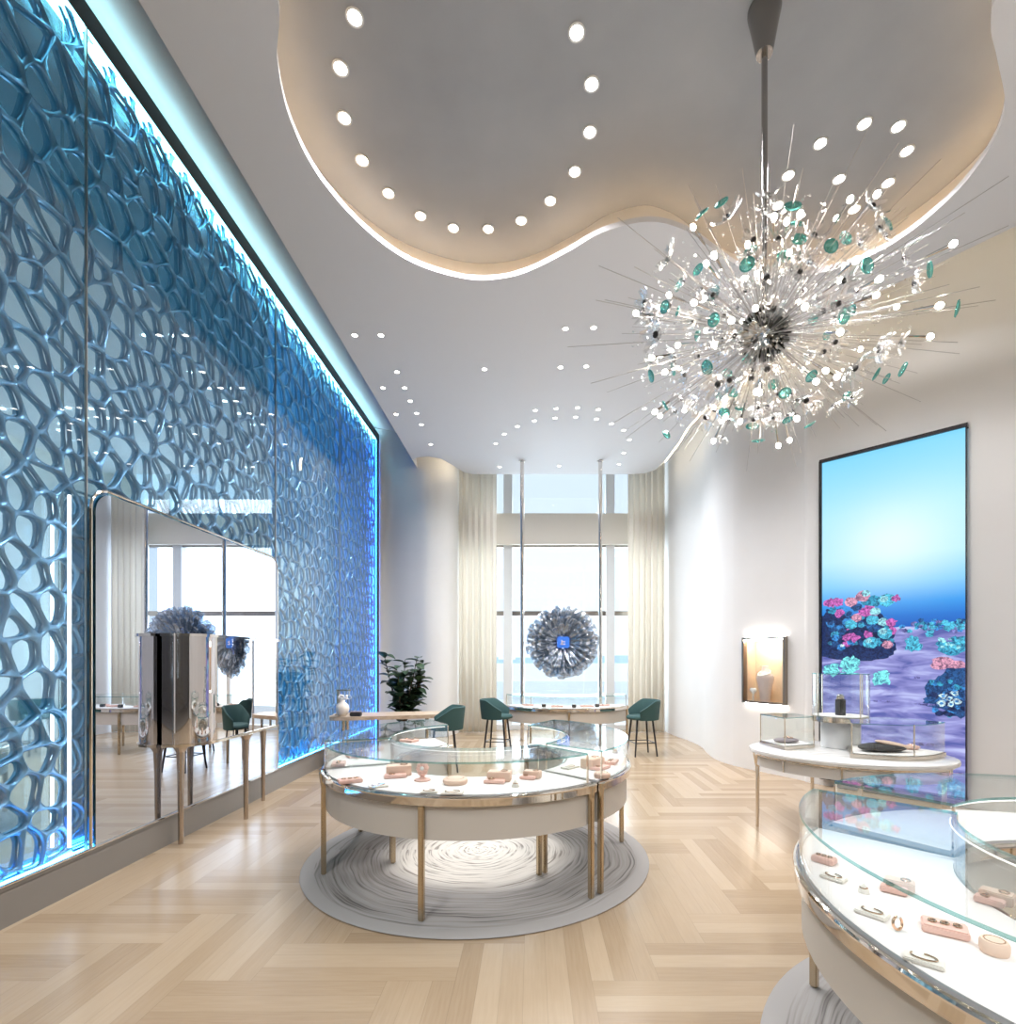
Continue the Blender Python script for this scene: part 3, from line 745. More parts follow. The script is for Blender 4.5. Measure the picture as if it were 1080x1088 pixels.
PD = thing('display_pedestal', 'white round pedestal in the middle of the marble table', 'pedestal', (2.985, 5.0, .762))
bm = BM(); lathe(bm, [(.17, 0), (.17, .245), (.0001, .246)], 36); obj('drum', bm, mat('white_lacquer', (.86, .85, .84), .25), PD, smooth=True, angle=30)
tcn, Q, b_0, h_0 = glass_box([(2.985 + .25 * math.cos(2 * PI * i / 36), 5.0 + .25 * math.sin(2 * PI * i / 36)) for i in range(36)], 1.01, 1.47, 'tall round glass case on the white pedestal of the marble table', .05)
posts(tcn, [Q[1], Q[10], Q[19], Q[28]], b_0, h_0)
# contents
t = thing('watch_stand', 'black upright watch stand inside the tall round glass case', 'watch stand', (2.985, 5.0, 1.067))
bm = BM(); cyl(bm, (0, 0, 0), (0, 0, .15), .045, .045, 20); obj('body', bm, BLACK, t, smooth=True)
bm = BM(); lathe(bm, [(.030, .15), (.034, .16), (.034, .185), (.02, .20), (.0001, .202)], 18); obj('watch', bm, CHROME, t, smooth=True)
t = thing('bracelet_cushion', 'dark oval cushion in the left case on the marble table', 'cushion', (2.47, 5.02, .799))
bm = BM(); ball(bm, (0, 0, .022), 1, (.12, .075, .024), 20, 10); obj('cushion', bm, GREY_S, t, smooth=True)
bm = BM(); torus(bm, (.02, 0, .048), .04, .004, 24, 6); obj('bracelet', bm, GOLD, t, smooth=True)
t = thing('bracelet_cushion', 'long dark cushion with a peach drape in the right case on the marble table', 'cushion', (3.05, 4.50, .805), -.1)
bm = BM(); ball(bm, (0, 0, .035), 1, (.20, .09, .04), 24, 10); obj('cushion', bm, BLACK, t, smooth=True)
bm = BM(); ball(bm, (.08, -.01, .062), 1, (.15, .05, .024), 20, 10, rot=Matrix.Rotation(.2, 4, 'Y')); obj('drape', bm, PEACH, t, smooth=True)
t = thing('bracelet_cushion', 'small pink cushion at the right side of the curved table case', 'cushion', (3.38, 4.60, .805))
bm = BM(); ball(bm, (0, 0, .02), 1, (.07, .05, .02), 18, 8); obj('cushion', bm, PINK, t, smooth=True)
bm = BM(); torus(bm, (0, 0, .042), .025, .003, 18, 6); obj('ring', bm, GOLD, t, smooth=True)

# ================================================================ lit vitrine in the right wall
VD = (N1 - N0).normalized(); VN = Vector((-VD.y, VD.x));
if VN.x > 0: VN = -VN
VW = (N1 - N0).length
mid = (N0 + N1) / 2; vrz = math.atan2(VD.y, VD.x)
V = thing('wall_vitrine', 'small lit rectangular jewellery vitrine set into the right wall', 'vitrine', (mid.x, mid.y, nz0), vrz)
# local: x along the wall, y: sign toward the room
ly = (Matrix.Rotation(-vrz, 2) @ VN).y; sg = 1 if ly > 0 else -1
hv = nz1 - nz0
PEACHW = mat('peach_vitrine_lining', (.86, .66, .46), .6)
bm = BM(); box(bm, (0, -sg * .24, hv / 2), (VW, .02, hv)); box(bm, (-VW / 2 + .005, -sg * .11, hv / 2), (.01, .24, hv)); box(bm, (VW / 2 - .005, -sg * .11, hv / 2), (.01, .24, hv)); box(bm, (0, -sg * .11, .005), (VW, .24, .01)); box(bm, (0, -sg * .11, hv - .005), (VW, .24, .01))
obj('lining', bm, PEACHW, V)
bm = BM()
for s_ in (-1, 1): box(bm, (s_ * (VW / 2 - .012), sg * .03, hv / 2), (.028, .09, hv))
for z in (.012, hv - .012): box(bm, (0, sg * .03, z), (VW, .09, .028))
obj('frame', bm, mat('bronze_frame', (.36, .31, .26), .3, 1), V)
bm = BM(); box(bm, (0, sg * .05, hv / 2), (VW - .05, .006, hv - .05)); obj('glass_door', bm, GLASS, V)
for z, nm in ((-.012, 'glow_strip'), (hv + .012, 'glow_strip')):
    bm = BM(); box(bm, (0, sg * .015, z), (VW - .04, .02, .012)); obj(nm, bm, mat('halo_led', (1, 1, 1), .5, emit=(1, .93, .85), es=50), V)
bm = BM(); box(bm, (0, -sg * .04, hv - .03), (VW - .1, .03, .012)); obj('lamp', bm, mat('vitrine_led', (1, 1, 1), .5, emit=(1, .86, .68), es=110), V)
BU = thing('necklace_bust', 'blush pink necklace bust standing in the lit wall vitrine', 'bust', (mid.x - VN.x * .09 - VD.x * .07, mid.y - VN.y * .09 - VD.y * .07, nz0 + .012), vrz)
bm = BM(); lathe(bm, [(.07, 0), (.075, .02), (.085, .12), (.105, .24), (.13, .33), (.125, .38), (.08, .42), (.052, .45), (.048, .52), (.0001, .525)], 28, sx=1.0, sy=.6); obj('torso', bm, mat('blush_bust', (.72, .58, .53), .6), BU, smooth=True)
bm = BM(); torus(bm, (0, sg * .02, .42), .085, .009, 32, 8, rot=Matrix.Rotation(R(28) * sg * -1, 4, 'X')); obj('necklace', bm, PEARL, BU, smooth=True)
HB = thing('heart_charm', 'small white charm at the left foot of the necklace bust', 'charm', (mid.x - VN.x * .0 - VD.x * .20, mid.y - VN.y * .0 - VD.y * .20, nz0 + .012), vrz)
bm = BM(); box(bm, (0, 0, .07), (.02, .02, .14)); obj('stem', bm, CREAM, HB)
bm = BM(); ball(bm, (-.022, 0, .17), .032, (1, .5, 1)); ball(bm, (.022, 0, .17), .032, (1, .5, 1)); ball(bm, (0, 0, .145), .03, (1, .5, 1.3)); obj('heart', bm, PEARL, HB, smooth=True)

# ================================================================ video screen
A = Vector((3.73, 6.61)); B = Vector((4.70, 5.59)); SD = (B - A).normalized(); SN = Vector((SD.y, -SD.x))
if SN.x > 0: SN = -SN
SW = (B - A).length; ang = math.atan2(SD.y, SD.x); SZ0, SZ1 = .12, 4.09
sly = (Matrix.Rotation(-ang, 2) @ SN).y; sg2 = 1 if sly > 0 else -1
o2 = A + SN * .05
SC = thing('video_screen', 'tall video screen showing a coral reef on the right wall', 'screen', (o2.x, o2.y, SZ0), ang)
HS = SZ1 - SZ0
SCM = bpy.data.materials.new('reef_picture'); SCM.use_nodes = True
b_ = bsdf(SCM); b_.inputs['Base Color'].default_value = (.01, .01, .01, 1); b_.inputs['Roughness'].default_value = .3
tco = N(SCM, 'TexCoord'); sp = N(SCM, 'SeparateXYZ'); LK(SCM, tco.outputs['Object'], sp.inputs[0])
uu = M_(SCM, 'DIVIDE', sp.outputs[0], SW); vv = M_(SCM, 'DIVIDE', sp.outputs[2], HS)
water = ramp_(SCM, vv, [(.0, (.16, .16, .48)), (.46, (.01, .09, .46)), (.50, (.01, .16, .60)), (.54, (.03, .30, .78)), (.60, (.20, .56, .90)), (.68, (.42, .76, .95)), (.82, (.40, .76, .95)), (1.0, (.20, .62, .93))])
# bright glow in the water: part of the moving picture
du = M_(SCM, 'SUBTRACT', uu, .52); dv = M_(SCM, 'SUBTRACT', vv, .72)
rr_ = M_(SCM, 'ADD', M_(SCM, 'MULTIPLY', M_(SCM, 'MULTIPLY', du, du), 3.2), M_(SCM, 'MULTIPLY', M_(SCM, 'MULTIPLY', dv, dv), 40))
gl = M_(SCM, 'POWER', 2.718, M_(SCM, 'MULTIPLY', rr_, -2.0))
mxa = N(SCM, 'Mix', data_type='RGBA'); LK(SCM, M_(SCM, 'MULTIPLY', gl, .75), mxa.inputs[0]); LK(SCM, water, mxa.inputs[6]); mxa.inputs[7].default_value = (.80, .93, .98, 1)
# sand ripples
cv = N(SCM, 'CombineXYZ'); LK(SCM, M_(SCM, 'MULTIPLY', uu, 4.2), cv.inputs[0]); LK(SCM, M_(SCM, 'MULTIPLY', vv, 46), cv.inputs[2])
ns = N(SCM, 'TexNoise'); LK(SCM, cv.outputs[0], ns.inputs['Vector']); ns.inputs['Scale'].default_value = 1; ns.inputs['Detail'].default_value = 3; ns.inputs['Distortion'].default_value = .6
sand = ramp_(SCM, ns.outputs[0], [(.36, (.09, .11, .38)), (.47, (.22, .22, .54)), (.56, (.30, .31, .66)), (.68, (.48, .52, .84))])
n2 = N(SCM, 'TexNoise'); n2.inputs['Scale'].default_value = 3; LK(SCM, tco.outputs['Object'], n2.inputs['Vector'])
edge_ = M_(SCM, 'ADD', M_(SCM, 'MULTIPLY', M_(SCM, 'SUBTRACT', n2.outputs[0], .5), .02), .468)
isand = M_(SCM, 'LESS_THAN', vv, edge_)
mxb = N(SCM, 'Mix', data_type='RGBA'); LK(SCM, isand, mxb.inputs[0]); LK(SCM, mxa.outputs[2], mxb.inputs[6]); LK(SCM, sand, mxb.inputs[7])
LK(SCM, mxb.outputs[2], b_.inputs['Emission Color']); b_.inputs['Emission Strength'].default_value = 1.0
bm = BM(); box(bm, (SW / 2, -sg2 * .012, HS / 2), (SW, .05, HS)); obj('display', bm, SCM, SC)
bm = BM(); t_ = .035
box(bm, (-.01, 0, HS / 2), (.03, .09, HS + .04)); box(bm, (SW + .005, 0, HS / 2), (.012, .06, HS + .04)); box(bm, (SW / 2, 0, HS + .02), (SW + .04, .09, .04)); box(bm, (SW / 2, 0, -.015), (SW + .04, .07, .03))
obj('frame', bm, mat('black_screen_frame', (.06, .055, .06), .25, .7), SC)
# picture elements shown on the screen, flat on its face
cols = dict(cyan=(.08, .50, .68), teal=(.04, .32, .50), pale=(.30, .68, .80), pink=(.55, .13, .45), rose=(.62, .30, .42), dark=(.012, .03, .12), navy=(.02, .09, .26), blue=(.04, .25, .60), white=(.55, .75, .95), sky=(.2, .85, .95), lav=(.2, .2, .5))
CM = {}
for k, v in cols.items():
    CM[k] = q = mat('picture_' + k, (0, 0, 0), .4, emit=v, es=1.0)
    tq = N(q, 'TexCoord'); nq = N(q, 'TexNoise'); nq.inputs['Scale'].default_value = 34; nq.inputs['Detail'].default_value = 5; nq.inputs['Distortion'].default_value = 1
    LK(q, tq.outputs['Object'], nq.inputs['Vector']); mq = N(q, 'Mix', data_type='RGBA'); mq.inputs[6].default_value = (v[0] * .25, v[1] * .25, v[2] * .35, 1); mq.inputs[7].default_value = (min(1, v[0] * 1.35), min(1, v[1] * 1.35), min(1, v[2] * 1.35), 1)
    LK(q, ramp_(q, nq.outputs[0], [(.36, (0, 0, 0)), (.62, (1, 1, 1))]), mq.inputs[0]); LK(q, mq.outputs[2], bsdf(q).inputs['Emission Color'])
ckeys = list(cols); fy = sg2 * .0135
layer = [0]
def blob(bm, u, v, ru, rv, col, n=18, jag=0, seed=0):
    rnd = random.Random(seed + int(u * 999) + int(v * 777)); layer[0] += 1; y = fy + sg2 * layer[0] * .00002
    vs = []
    for i in range(n):
        a = 2 * PI * i / n; k = 1 + (rnd.uniform(-jag, jag) if jag else 0)
        vs.append(bm.verts.new((min(SW - .004, max(.004, u * SW + ru * k * math.cos(a))), y, max(.004, v * HS + rv * k * math.sin(a)))))
    f = bm.faces.new(vs); f.material_index = ckeys.index(col)
# photo px -> u,v on the screen
def uv(px, py):
    k = (px - CX) / F; t = (k * A.y - A.x) / (SD.x - k * SD.y); Yd = A.y + SD.y * t
    return t / SW, (H + (CY - py) / F * Yd - SZ0) / HS
bm = BM()
def B_(px, py, r, col, jag=0, n=18, ry=None):
    u, v = uv(px, py); Yd = A.y + SD.y * u * SW
    k = Yd / F; blob(bm, u, v, r * k * 1.15 * .85, (ry or r) * k * .85, col, n, jag, int(px))
rnd = random.Random(5)
for (px, py, r, ry) in ((885, 668, 14, 22), (900, 675, 26, 24), (925, 672, 22, 26), (938, 688, 14, 12), (890, 690, 18, 12), (915, 696, 28, 7)): B_(px, py, r, 'dark', .12, 26, ry)
for i in range(60):
    B_(882 + rnd.random() * 68, 640 + rnd.random() * 46, rnd.uniform(2.5, 5), rnd.choice(['navy', 'blue', 'teal', 'dark', 'navy', 'pink']), .25, 12)
for (px, py, r, c_) in ((885, 641, 6, 'pink'), (893, 640, 5, 'pink'), (906, 640, 6, 'rose'), (919, 634, 7, 'rose'), (922, 631, 4, 'pale'), (931, 639, 7, 'teal'), (944, 638, 8, 'cyan'), (941, 637, 4, 'pale'), (954, 636, 4, 'pink'), (921, 651, 6, 'pink'), (932, 650, 5, 'pale'), (912, 657, 5, 'rose'), (906, 664, 6, 'cyan'), (929, 659, 6, 'cyan'), (940, 661, 5, 'pale'), (949, 662, 5, 'pink'), (950, 670, 5, 'pink'), (942, 673, 7, 'cyan'), (940, 671, 4, 'pale'), (910, 678, 5, 'pink'), (927, 683, 7, 'cyan'), (925, 681, 3, 'pale'), (945, 685, 5, 'rose'), (902, 678, 4, 'pink'), (896, 688, 4, 'blue'), (897, 686, 2, 'white')):
    B_(px, py, r, c_, .1 if c_ != 'pink' else .3, 16)
for i in range(46): B_(958 + rnd.random() * 70, 668 - rnd.random() * 9 + (3 if i % 2 else 0), rnd.uniform(1.5, 3.4), rnd.choice(['blue', 'teal', 'navy', 'cyan', 'blue', 'lav']), .2, 10)
for (px, py, r) in ((972, 685, 8), (972, 680, 5), (885, 711, 8), (905, 708, 10), (907, 703, 7), (937, 721, 9), (939, 716, 5), (990, 673, 4), (1011, 666, 5), (1022, 666, 4)): B_(px, py, r, 'sky' if py > 700 else 'cyan', .35, 18)
for (px, py, r, ry) in ((1018, 688, 14, 8), (1012, 690, 10, 7), (1024, 682, 8, 6)): B_(px, py, r, 'teal', .2, 20, ry)
for i in range(26): B_(1000 + rnd.random() * 27, 678 + rnd.random() * 14, rnd.uniform(1.5, 3.5), rnd.choice(['cyan', 'pale', 'cyan', 'teal']), .3, 10)
for (px, py, r, ry) in ((1008, 735, 20, 20), (1018, 722, 14, 18), (1020, 750, 14, 14), (1000, 745, 14, 9)): B_(px, py, r, 'navy', .12, 26, ry)
for i in range(50): B_(990 + rnd.random() * 38, 718 + rnd.random() * 42, rnd.uniform(1.5, 4), rnd.choice(['dark', 'blue', 'teal', 'navy', 'dark']), .3, 9)
for (px, py) in ((1004, 739), (1010, 742), (1016, 736), (1002, 747), (1012, 748), (1018, 745)): B_(px, py, 3.2, 'white', .5, 10); B_(px, py, 1.5, 'blue', .2, 8)
for (px, py, r, ry) in ((1003, 702, 9, 5), (1000, 707, 8, 5), (1015, 706, 12, 5)): B_(px, py, r, 'rose', .08, 18, ry)
for (px, py, r, ry) in ((975, 720, 6, 1.6), (985, 748, 10, 1.4), (940, 745, 12, 1.4), (960, 768, 14, 1.6), (985, 790, 14, 2)): B_(px, py, r, 'lav', .2, 16, ry)
obj('reef_picture', bm, [CM[k] for k in ckeys], SC, smooth='keep')

# ================================================================ glass flower disc on two chrome poles
for x, lb in ((-.185, 'left tall chrome pole before the back window'), (1.37, 'right tall chrome pole before the back window')):
    t = thing('chrome_pole', lb, 'pole', (x, 10.3, 0), 0, 'floor to ceiling poles flanking the glass flower')
    bm = BM(); cyl(bm, (0, 0, 0), (0, 0, ZC), .040, n=20); obj('shaft', bm, CHROME, t, smooth=True)
    for z in (.01, ZC - .01): bm = BM(); cyl(bm, (0, 0, z - .009), (0, 0, z + .009), .055, n=20); obj('flange', bm, CHROME, t, smooth=True)
FD = thing('glass_flower', 'round sculpture of smoky glass petals hung between two chrome poles', 'sculpture', (.62, 10.3, 1.94))
PET = glassmat('smoky_petal_glass', (.66, .72, .78), 1.9, (.86, .89, .93), .24, .45)
petmesh = None
random.seed(8)
def petal_bm(L, Wd, cup):
    bm = BM(); rows = []
    for i in range(7):
        t = i / 6; r = .12 + (L - .12) * t; wdt = Wd * (.35 + .65 * math.sin(PI * min(1, t * .62 + .02))) * (1 if t < .9 else .72)
        rows.append([bm.verts.new((r, s_ * wdt / 2, -cup * math.cos(s_ * 1.4) * .3 + .18 * t * t * .5 + (.03 * abs(s_)))) for s_ in (-1, -.5, 0, .5, 1)])
    for a, b in zip(rows, rows[1:]):
        for j in range(4): bm.faces.new((a[j], a[j + 1], b[j + 1], b[j]))
    return bm
kk = 0
for (n, L, Wd, dy, tilt) in ((34, .73, .20, .02, .03), (28, .66, .17, -.04, .10), (22, .54, .15, -.08, .18), (15, .40, .12, -.12, .3)):
    me = None
    for i in range(n):
        a = 2 * PI * (i + random.uniform(-.2, .2)) / n + dy * 3
        if me is None:
            o = obj('petal', petal_bm(L, Wd, .12), PET, FD, smooth=True, angle=80); me = o.data
            sm = o.modifiers.new('thick', 'SOLIDIFY'); sm.thickness = .006; first = o
        else:
            o = first.copy(); S.collection.objects.link(o)
        m4 = Matrix.Rotation(R(90), 4, 'X') @ Matrix.Rotation(a, 4, 'Z') @ Matrix.Rotation(-tilt - random.uniform(-.06, .06), 4, 'Y') @ Matrix.Rotation(random.uniform(-.45, .45), 4, 'X') @ Matrix.Diagonal((random.uniform(.96, 1.02),) * 3 + (1,))
        o.matrix_local = Matrix.Translation((0, dy, 0)) @ m4; kk += 1
bm = BM(); box(bm, (0, -.20, 0), (.24, .05, .22), bev=.02); obj('centre_block', bm, mat('cobalt_glow_glass', (.06, .20, .66), .1, emit=(.05, .18, .7), es=.35), FD, label='cobalt blue centre block')  # faint blue glow put into the block's emission, no lamp inside
bm = BM(); box(bm, (-.01, -.228, -.035), (.09, .006, .02)); box(bm, (-.03, -.228, 0), (.02, .006, .08)); box(bm, (0, -.228, .01), (.07, .006, .018)); obj('motif', bm, PEARL, FD, label='small white motif')
bm = BM(); cyl(bm, (-.80, 0, 0), (.75, 0, 0), .012); cyl(bm, (0, 0, 0), (0, -.2, 0), .05); obj('bracket', bm, CHROME, FD, smooth=True)

# ================================================================ bar stools
TEAL = mat('sage_teal_fabric', (.032, .082, .080), .85)
def stool(x, y, rz, label):
    t = thing('bar_stool', label, 'stool', (x, y, 0), rz, None)
    bm = BM(); rings = []
    for (r, z) in ((.19, .60), (.215, .61), (.22, .64), (.20, .665), (.0001, .675)): rings.append((r, z))
    lathe(bm, rings, 28); obj('seat', bm, TEAL, t, smooth=True)
    # wrap-round back, facing +x (open side)
    bm = BM(); inner = []; n = 26
    for i in range(n + 1):
        a = R(62) + (R(298) - R(62)) * i / n; k = 1 - abs(i / n - .5) * 2
        zt = .66 + .27 * min(1, .35 + k * 1.5) ** 1.0
        c_, s_ = math.cos(a), math.sin(a)
        inner.append([bm.verts.new(((r) * c_, (r) * s_, z)) for r, z in ((.205, .62), (.23, zt - .01), (.245, zt), (.262, zt - .01), (.235, .60))])
    for a, b in zip(inner, inner[1:]):
        for j in range(5): bm.faces.new((a[j], a[(j + 1) % 5], b[(j + 1) % 5], b[j]))
    bm.faces.new(inner[0]); bm.faces.new(inner[-1]); obj('backrest', bm, TEAL, t, smooth=True, angle=60)
    for a in (45, 135, 225, 315):
        c_, s_ = math.cos(R(a)), math.sin(R(a)); bm = BM(); cyl(bm, (.23 * c_, .23 * s_, 0), (.16 * c_, .16 * s_, .61), .011, .015, 10); obj('leg', bm, DARKM, t, smooth=True)
    P = [(.205 * math.cos(R(a)), .205 * math.sin(R(a)), .22) for a in (45, 135, 225, 315)]
    bm = BM()
    for i in range(4): cyl(bm, P[i], P[(i + 1) % 4], .008, n=8)
    obj('footrest', bm, DARKM, t, smooth=True)
    t.scale = (1.18, 1.18, 1.0)
    return t
stool(-.58, 8.85, R(-12), 'dark green bar stool at the left end of the window counter')
stool(1.86, 8.72, R(190), 'dark green bar stool at the right end of the window counter')
stool(-1.27, 7.5, R(190), 'dark green bar stool at the wooden desk, half hidden by the island')
# ================================================================ wooden desk and plant on the left
WOODD = mat('pale_oak_slab', (.55, .42, .30), .45)
nz = N(WOODD, 'TexNoise'); nz.inputs['Scale'].default_value = 6
mp = N(WOODD, 'Mapping'); mp.inputs['Scale'].default_value = (1, 12, 4); tcq = N(WOODD, 'TexCoord'); LK(WOODD, tcq.outputs['Object'], mp.inputs[0]); LK(WOODD, mp.outputs[0], nz.inputs['Vector'])
LK(WOODD, ramp_(WOODD, nz.outputs[0], [(.35, (.46, .34, .24)), (.65, (.62, .49, .36))]), bsdf(WOODD).inputs['Base Color'])
DK = thing('wooden_desk', 'pale wooden slab desk by the blue lattice wall', 'desk', (-2.25, 8.0, 0), R(12))
bm = BM(); prism(bm, catmull([(-.72, -.30), (0, -.33), (.78, -.24), (.84, 0), (.76, .26), (0, .30), (-.70, .28), (-.78, 0)], 5), .71, .765); obj('tabletop', bm, WOODD, DK, smooth=True, angle=30)
for x, y in ((-.6, -.2), (.62, -.15), (.62, .17), (-.6, .2)): bm = BM(); cyl(bm, (x, y, 0), (x, y, .71), .02, .028, 12); obj('leg', bm, BRONZE, DK, smooth=True)
ST = thing('necklace_stand', 'gold angled bracket stand on the left end of the desk', 'display stand', (-2.93, 7.83, .765))
bm = BM(); box(bm, (0, 0, .19), (.03, .03, .38)); box(bm, (.09, 0, .375), (.21, .03, .025)); box(bm, (.05, 0, .008), (.16, .1, .016)); obj('bracket', bm, mat('pale_gold', (.72, .60, .44), .25, 1), ST)
bm = BM(); cyl(bm, (.17, 0, .30), (.17, 0, .365), .004); torus(bm, (.17, 0, .27), .03, .005, rot=Matrix.Rotation(R(90), 4, 'X')); obj('pendant', bm, PEARL, ST, smooth=True)
ST2 = thing('vase', 'round cream bud vase in front of the gold bracket stand', 'vase', (-2.80, 7.66, .765))
bm = BM(); lathe(bm, [(.05, 0), (.085, .05), (.10, .11), (.085, .17), (.04, .21), (.035, .24), (.0001, .24)], 24); obj('body', bm, mat('cream_ceramic', (.82, .74, .66), .5), ST2, smooth=True)
bm = BM(); rnd = random.Random(2)
for i in range(9): ball(bm, (rnd.uniform(-.05, .05), rnd.uniform(-.04, .04), .27 + rnd.uniform(-.01, .05)), .022, u=8, v=6)
obj('blossoms', bm, PEARL, ST2, smooth=True)
t = thing('ring_box', 'small dark box on the desk beside the cream vase', 'box', (-2.60, 7.66, .765))
bm = BM(); box(bm, (0, 0, .03), (.16, .09, .06), bev=.01); obj('body', bm, BLACK, t)
bm = BM(); box(bm, (0, 0, .066), (.165, .095, .012), bev=.004); obj('lid', bm, GREY_S, t)
PT = thing('potted_plant', 'leafy dark green potted plant in the corner behind the desk', 'plant', (-2.25, 8.95, 0))
bm = BM(); lathe(bm, [(.15, 0), (.20, .05), (.22, .40), (.19, .42), (.17, .38), (.0001, .37)], 28); obj('pot', bm, mat('grey_stone_pot', (.35, .36, .36), .6), PT, smooth=True)
rnd = random.Random(4); stems = []; bmS = BM(); bmL = BM()
def leaf(bm, p, d, L, Wd):
    d = d.normalized(); s = d.cross(Vector((0, 0, 1))); s = s.normalized() if s.length > .01 else Vector((1, 0, 0)); u = s.cross(d); rows = []
    for i in range(6):
        t = i / 5; wdt = Wd * (.12 + math.sin(PI * min(.98, t ** .75)) * .9); c_ = p + d * L * t - Vector((0, 0, 1)) * L * .25 * t * t
        rows.append([bm.verts.new(c_ + s * wdt * k + u * abs(k) * wdt * .35) for k in (-.5, 0, .5)])
    for a, b in zip(rows, rows[1:]):
        for j in range(2): bm.faces.new((a[j], a[j + 1], b[j + 1], b[j]))
for k in range(11):
    a = rnd.uniform(0, 2 * PI); sp_ = rnd.uniform(.05, .38); hgt = rnd.uniform(.9, 1.62)
    if k == 0: a, sp_, hgt = PI, .30, 1.68
    if k == 1: a, sp_, hgt = .1, .33, 1.45
    P = [Vector((sp_ * t * math.cos(a), sp_ * t * math.sin(a), .38 + (hgt - .38) * t)) for t in (0, .25, .5, .75, 1)]
    tube(bmS, P, [.014, .012, .010, .008, .005], 6)
    for q in range(20):
        t = .25 + .75 * q / 19; p = P[0].lerp(P[-1], t); b = rnd.uniform(0, 2 * PI)
        leaf(bmL, p, Vector((math.cos(b), math.sin(b), rnd.uniform(-.1, .9))), rnd.uniform(.18, .29), rnd.uniform(.13, .19))
obj('stems', bmS, mat('brown_stem', (.10, .07, .04), .8), PT, smooth=True)
obj('foliage', bmL, mat('dark_green_leaf', (.035, .075, .035), .4), PT, smooth=True, angle=80)

# ================================================================ chandelier
CC = Vector((1.54, 3.42, 3.75))
CH = thing('chandelier', 'starburst chandelier of glass flowers, teal discs and bulbs on thin rods', 'chandelier', CC)
top = ZD - CC.z
bm = BM(); lathe(bm, [(.0001, top), (.105, top - .002), (.105, top - .02), (.085, top - .12), (.052, top - .30), (.0001, top - .30)], 32); obj('canopy', bm, mat('gunmetal', (.34, .32, .30), .25, 1), CH, smooth=True, angle=35)
bm = BM(); cyl(bm, (0, 0, .1), (0, 0, top - .28), .019, n=16); obj('stem', bm, mat('gunmetal_stem', (.42, .40, .38), .22, 1), CH, smooth=True)
bm = BM(); ball(bm, (0, 0, 0), .14, u=24, v=16)
rnd = random.Random(21)
for k in range(150):
    z = 1 - 2 * (k + .5) / 150; a = k * 2.39996; r = math.sqrt(1 - z * z); d = Vector((r * math.cos(a), r * math.sin(a), z))
    cyl(bm, d * .12, d * .165, .008, n=6)
obj('core', bm, mat('black_nickel', (.10, .10, .095), .22, 1), CH, smooth=True, angle=35)
ROD = mat('thin_rod_metal', (.52, .50, .49), .3, 1)
BULB = mat('warm_bulb', (1, 1, 1), .5, emit=(1, .90, .78), es=70)
TDISC = glassmat('teal_glass', (.42, .80, .76), 1.6, (.75, 1, .96), .05, .22)
TDISC2 = mat('teal_glass_body', (.10, .36, .34), .12)
CRYST = glassmat('crystal_glass', (.96, .96, .96), 1.9, (1, 1, 1), .18, .40)
def rv():
    while True:
        v = Vector((rnd.uniform(-1, 1), rnd.uniform(-1, 1), rnd.uniform(-1, 1)))
        if .2 < v.length < 1: return v.normalized()
def along(d, k=1.0):
    # squashed burst: wide, not tall
    e_ = 1 / math.sqrt((d.x / 1.05) ** 2 + (d.y / 1.0) ** 2 + (d.z / .68) ** 2)
    return e_ * k
rod_mesh = None
def mat_dir(d, p, s=1.0, roll=0):
    q = d.to_track_quat('Z', 'Y').to_matrix().to_4x4()
    return Matrix.Translation(p) @ q @ Matrix.Rotation(roll, 4, 'Z') @ Matrix.Diagonal((s, s, s, 1))
def add_rod(d, L, r=.0021):
    global rod_mesh
    if rod_mesh is None:
        bm = BM(); cyl(bm, (0, 0, 0), (0, 0, 1), 1, .8, n=6); o = obj('rod', bm, ROD, CH, smooth=True); rod_mesh = o
    else: o = rod_mesh.copy(); S.collection.objects.link(o)
    q = d.to_track_quat('Z', 'Y').to_matrix().to_4x4()
    o.matrix_local = Matrix.Translation(d * .12) @ q @ Matrix.Diagonal((r, r, L - .12, 1)); return o
# prototypes
def flower_bm():
    bm = BM()
    for k in range(6):
        a = k * PI / 3; rows = []
        for i in range(4):
            t = i / 3; r = .008 + .048 * t; wdt = .036 * math.sin(PI * (.18 + .66 * t)); z = .026 * t * t
            rows.append([bm.verts.new((r * math.cos(a) - s_ * wdt * math.sin(a), r * math.sin(a) + s_ * wdt * math.cos(a), z + .008 * abs(s_) * 2)) for s_ in (-.5, 0, .5)])
        for A_, B2 in zip(rows, rows[1:]):
            for j in range(2): bm.faces.new((A_[j], A_[j + 1], B2[j + 1], B2[j]))
    return bm
fp = fc = None
bulb0 = disc0 = sock0 = None
dirs = []
def fib(n, off):
    out = []
    for k in range(n):
        z = 1 - 2 * (k + .5) / n; a = k * 2.39996 + off; r = math.sqrt(max(0, 1 - z * z))
        out.append((Vector((r * math.cos(a), r * math.sin(a), z)) + rv() * .22).normalized())
    return out
stuff = BM(); nrod = 0
def rod_any(d, L, r=.0021):
    global nrod
    if nrod < 100: add_rod(d, L, r); nrod += 1
    else: cyl(stuff, d * .12, d * L, r, r * .8, 5)
for d in fib(92, .3):
    L = along(d, rnd.uniform(.5, .88)); rod_any(d, L + .12)
    if fp is None:
        fp = obj('flower', flower_bm(), CRYST, CH, smooth=True, angle=80)
        bm = BM(); ball(bm, (0, 0, .008), .011, (1, 1, .8), 10, 8); fc = obj('flower_centre', bm, BLACK, fp, smooth=True); f, c_ = fp, fc
    else:
        f = fp.copy(); S.collection.objects.link(f); c_ = fc.copy(); S.collection.objects.link(c_); c_.parent = f
    f.matrix_local = mat_dir(d, d * L, rnd.uniform(1.1, 1.85), rnd.uniform(0, 6))
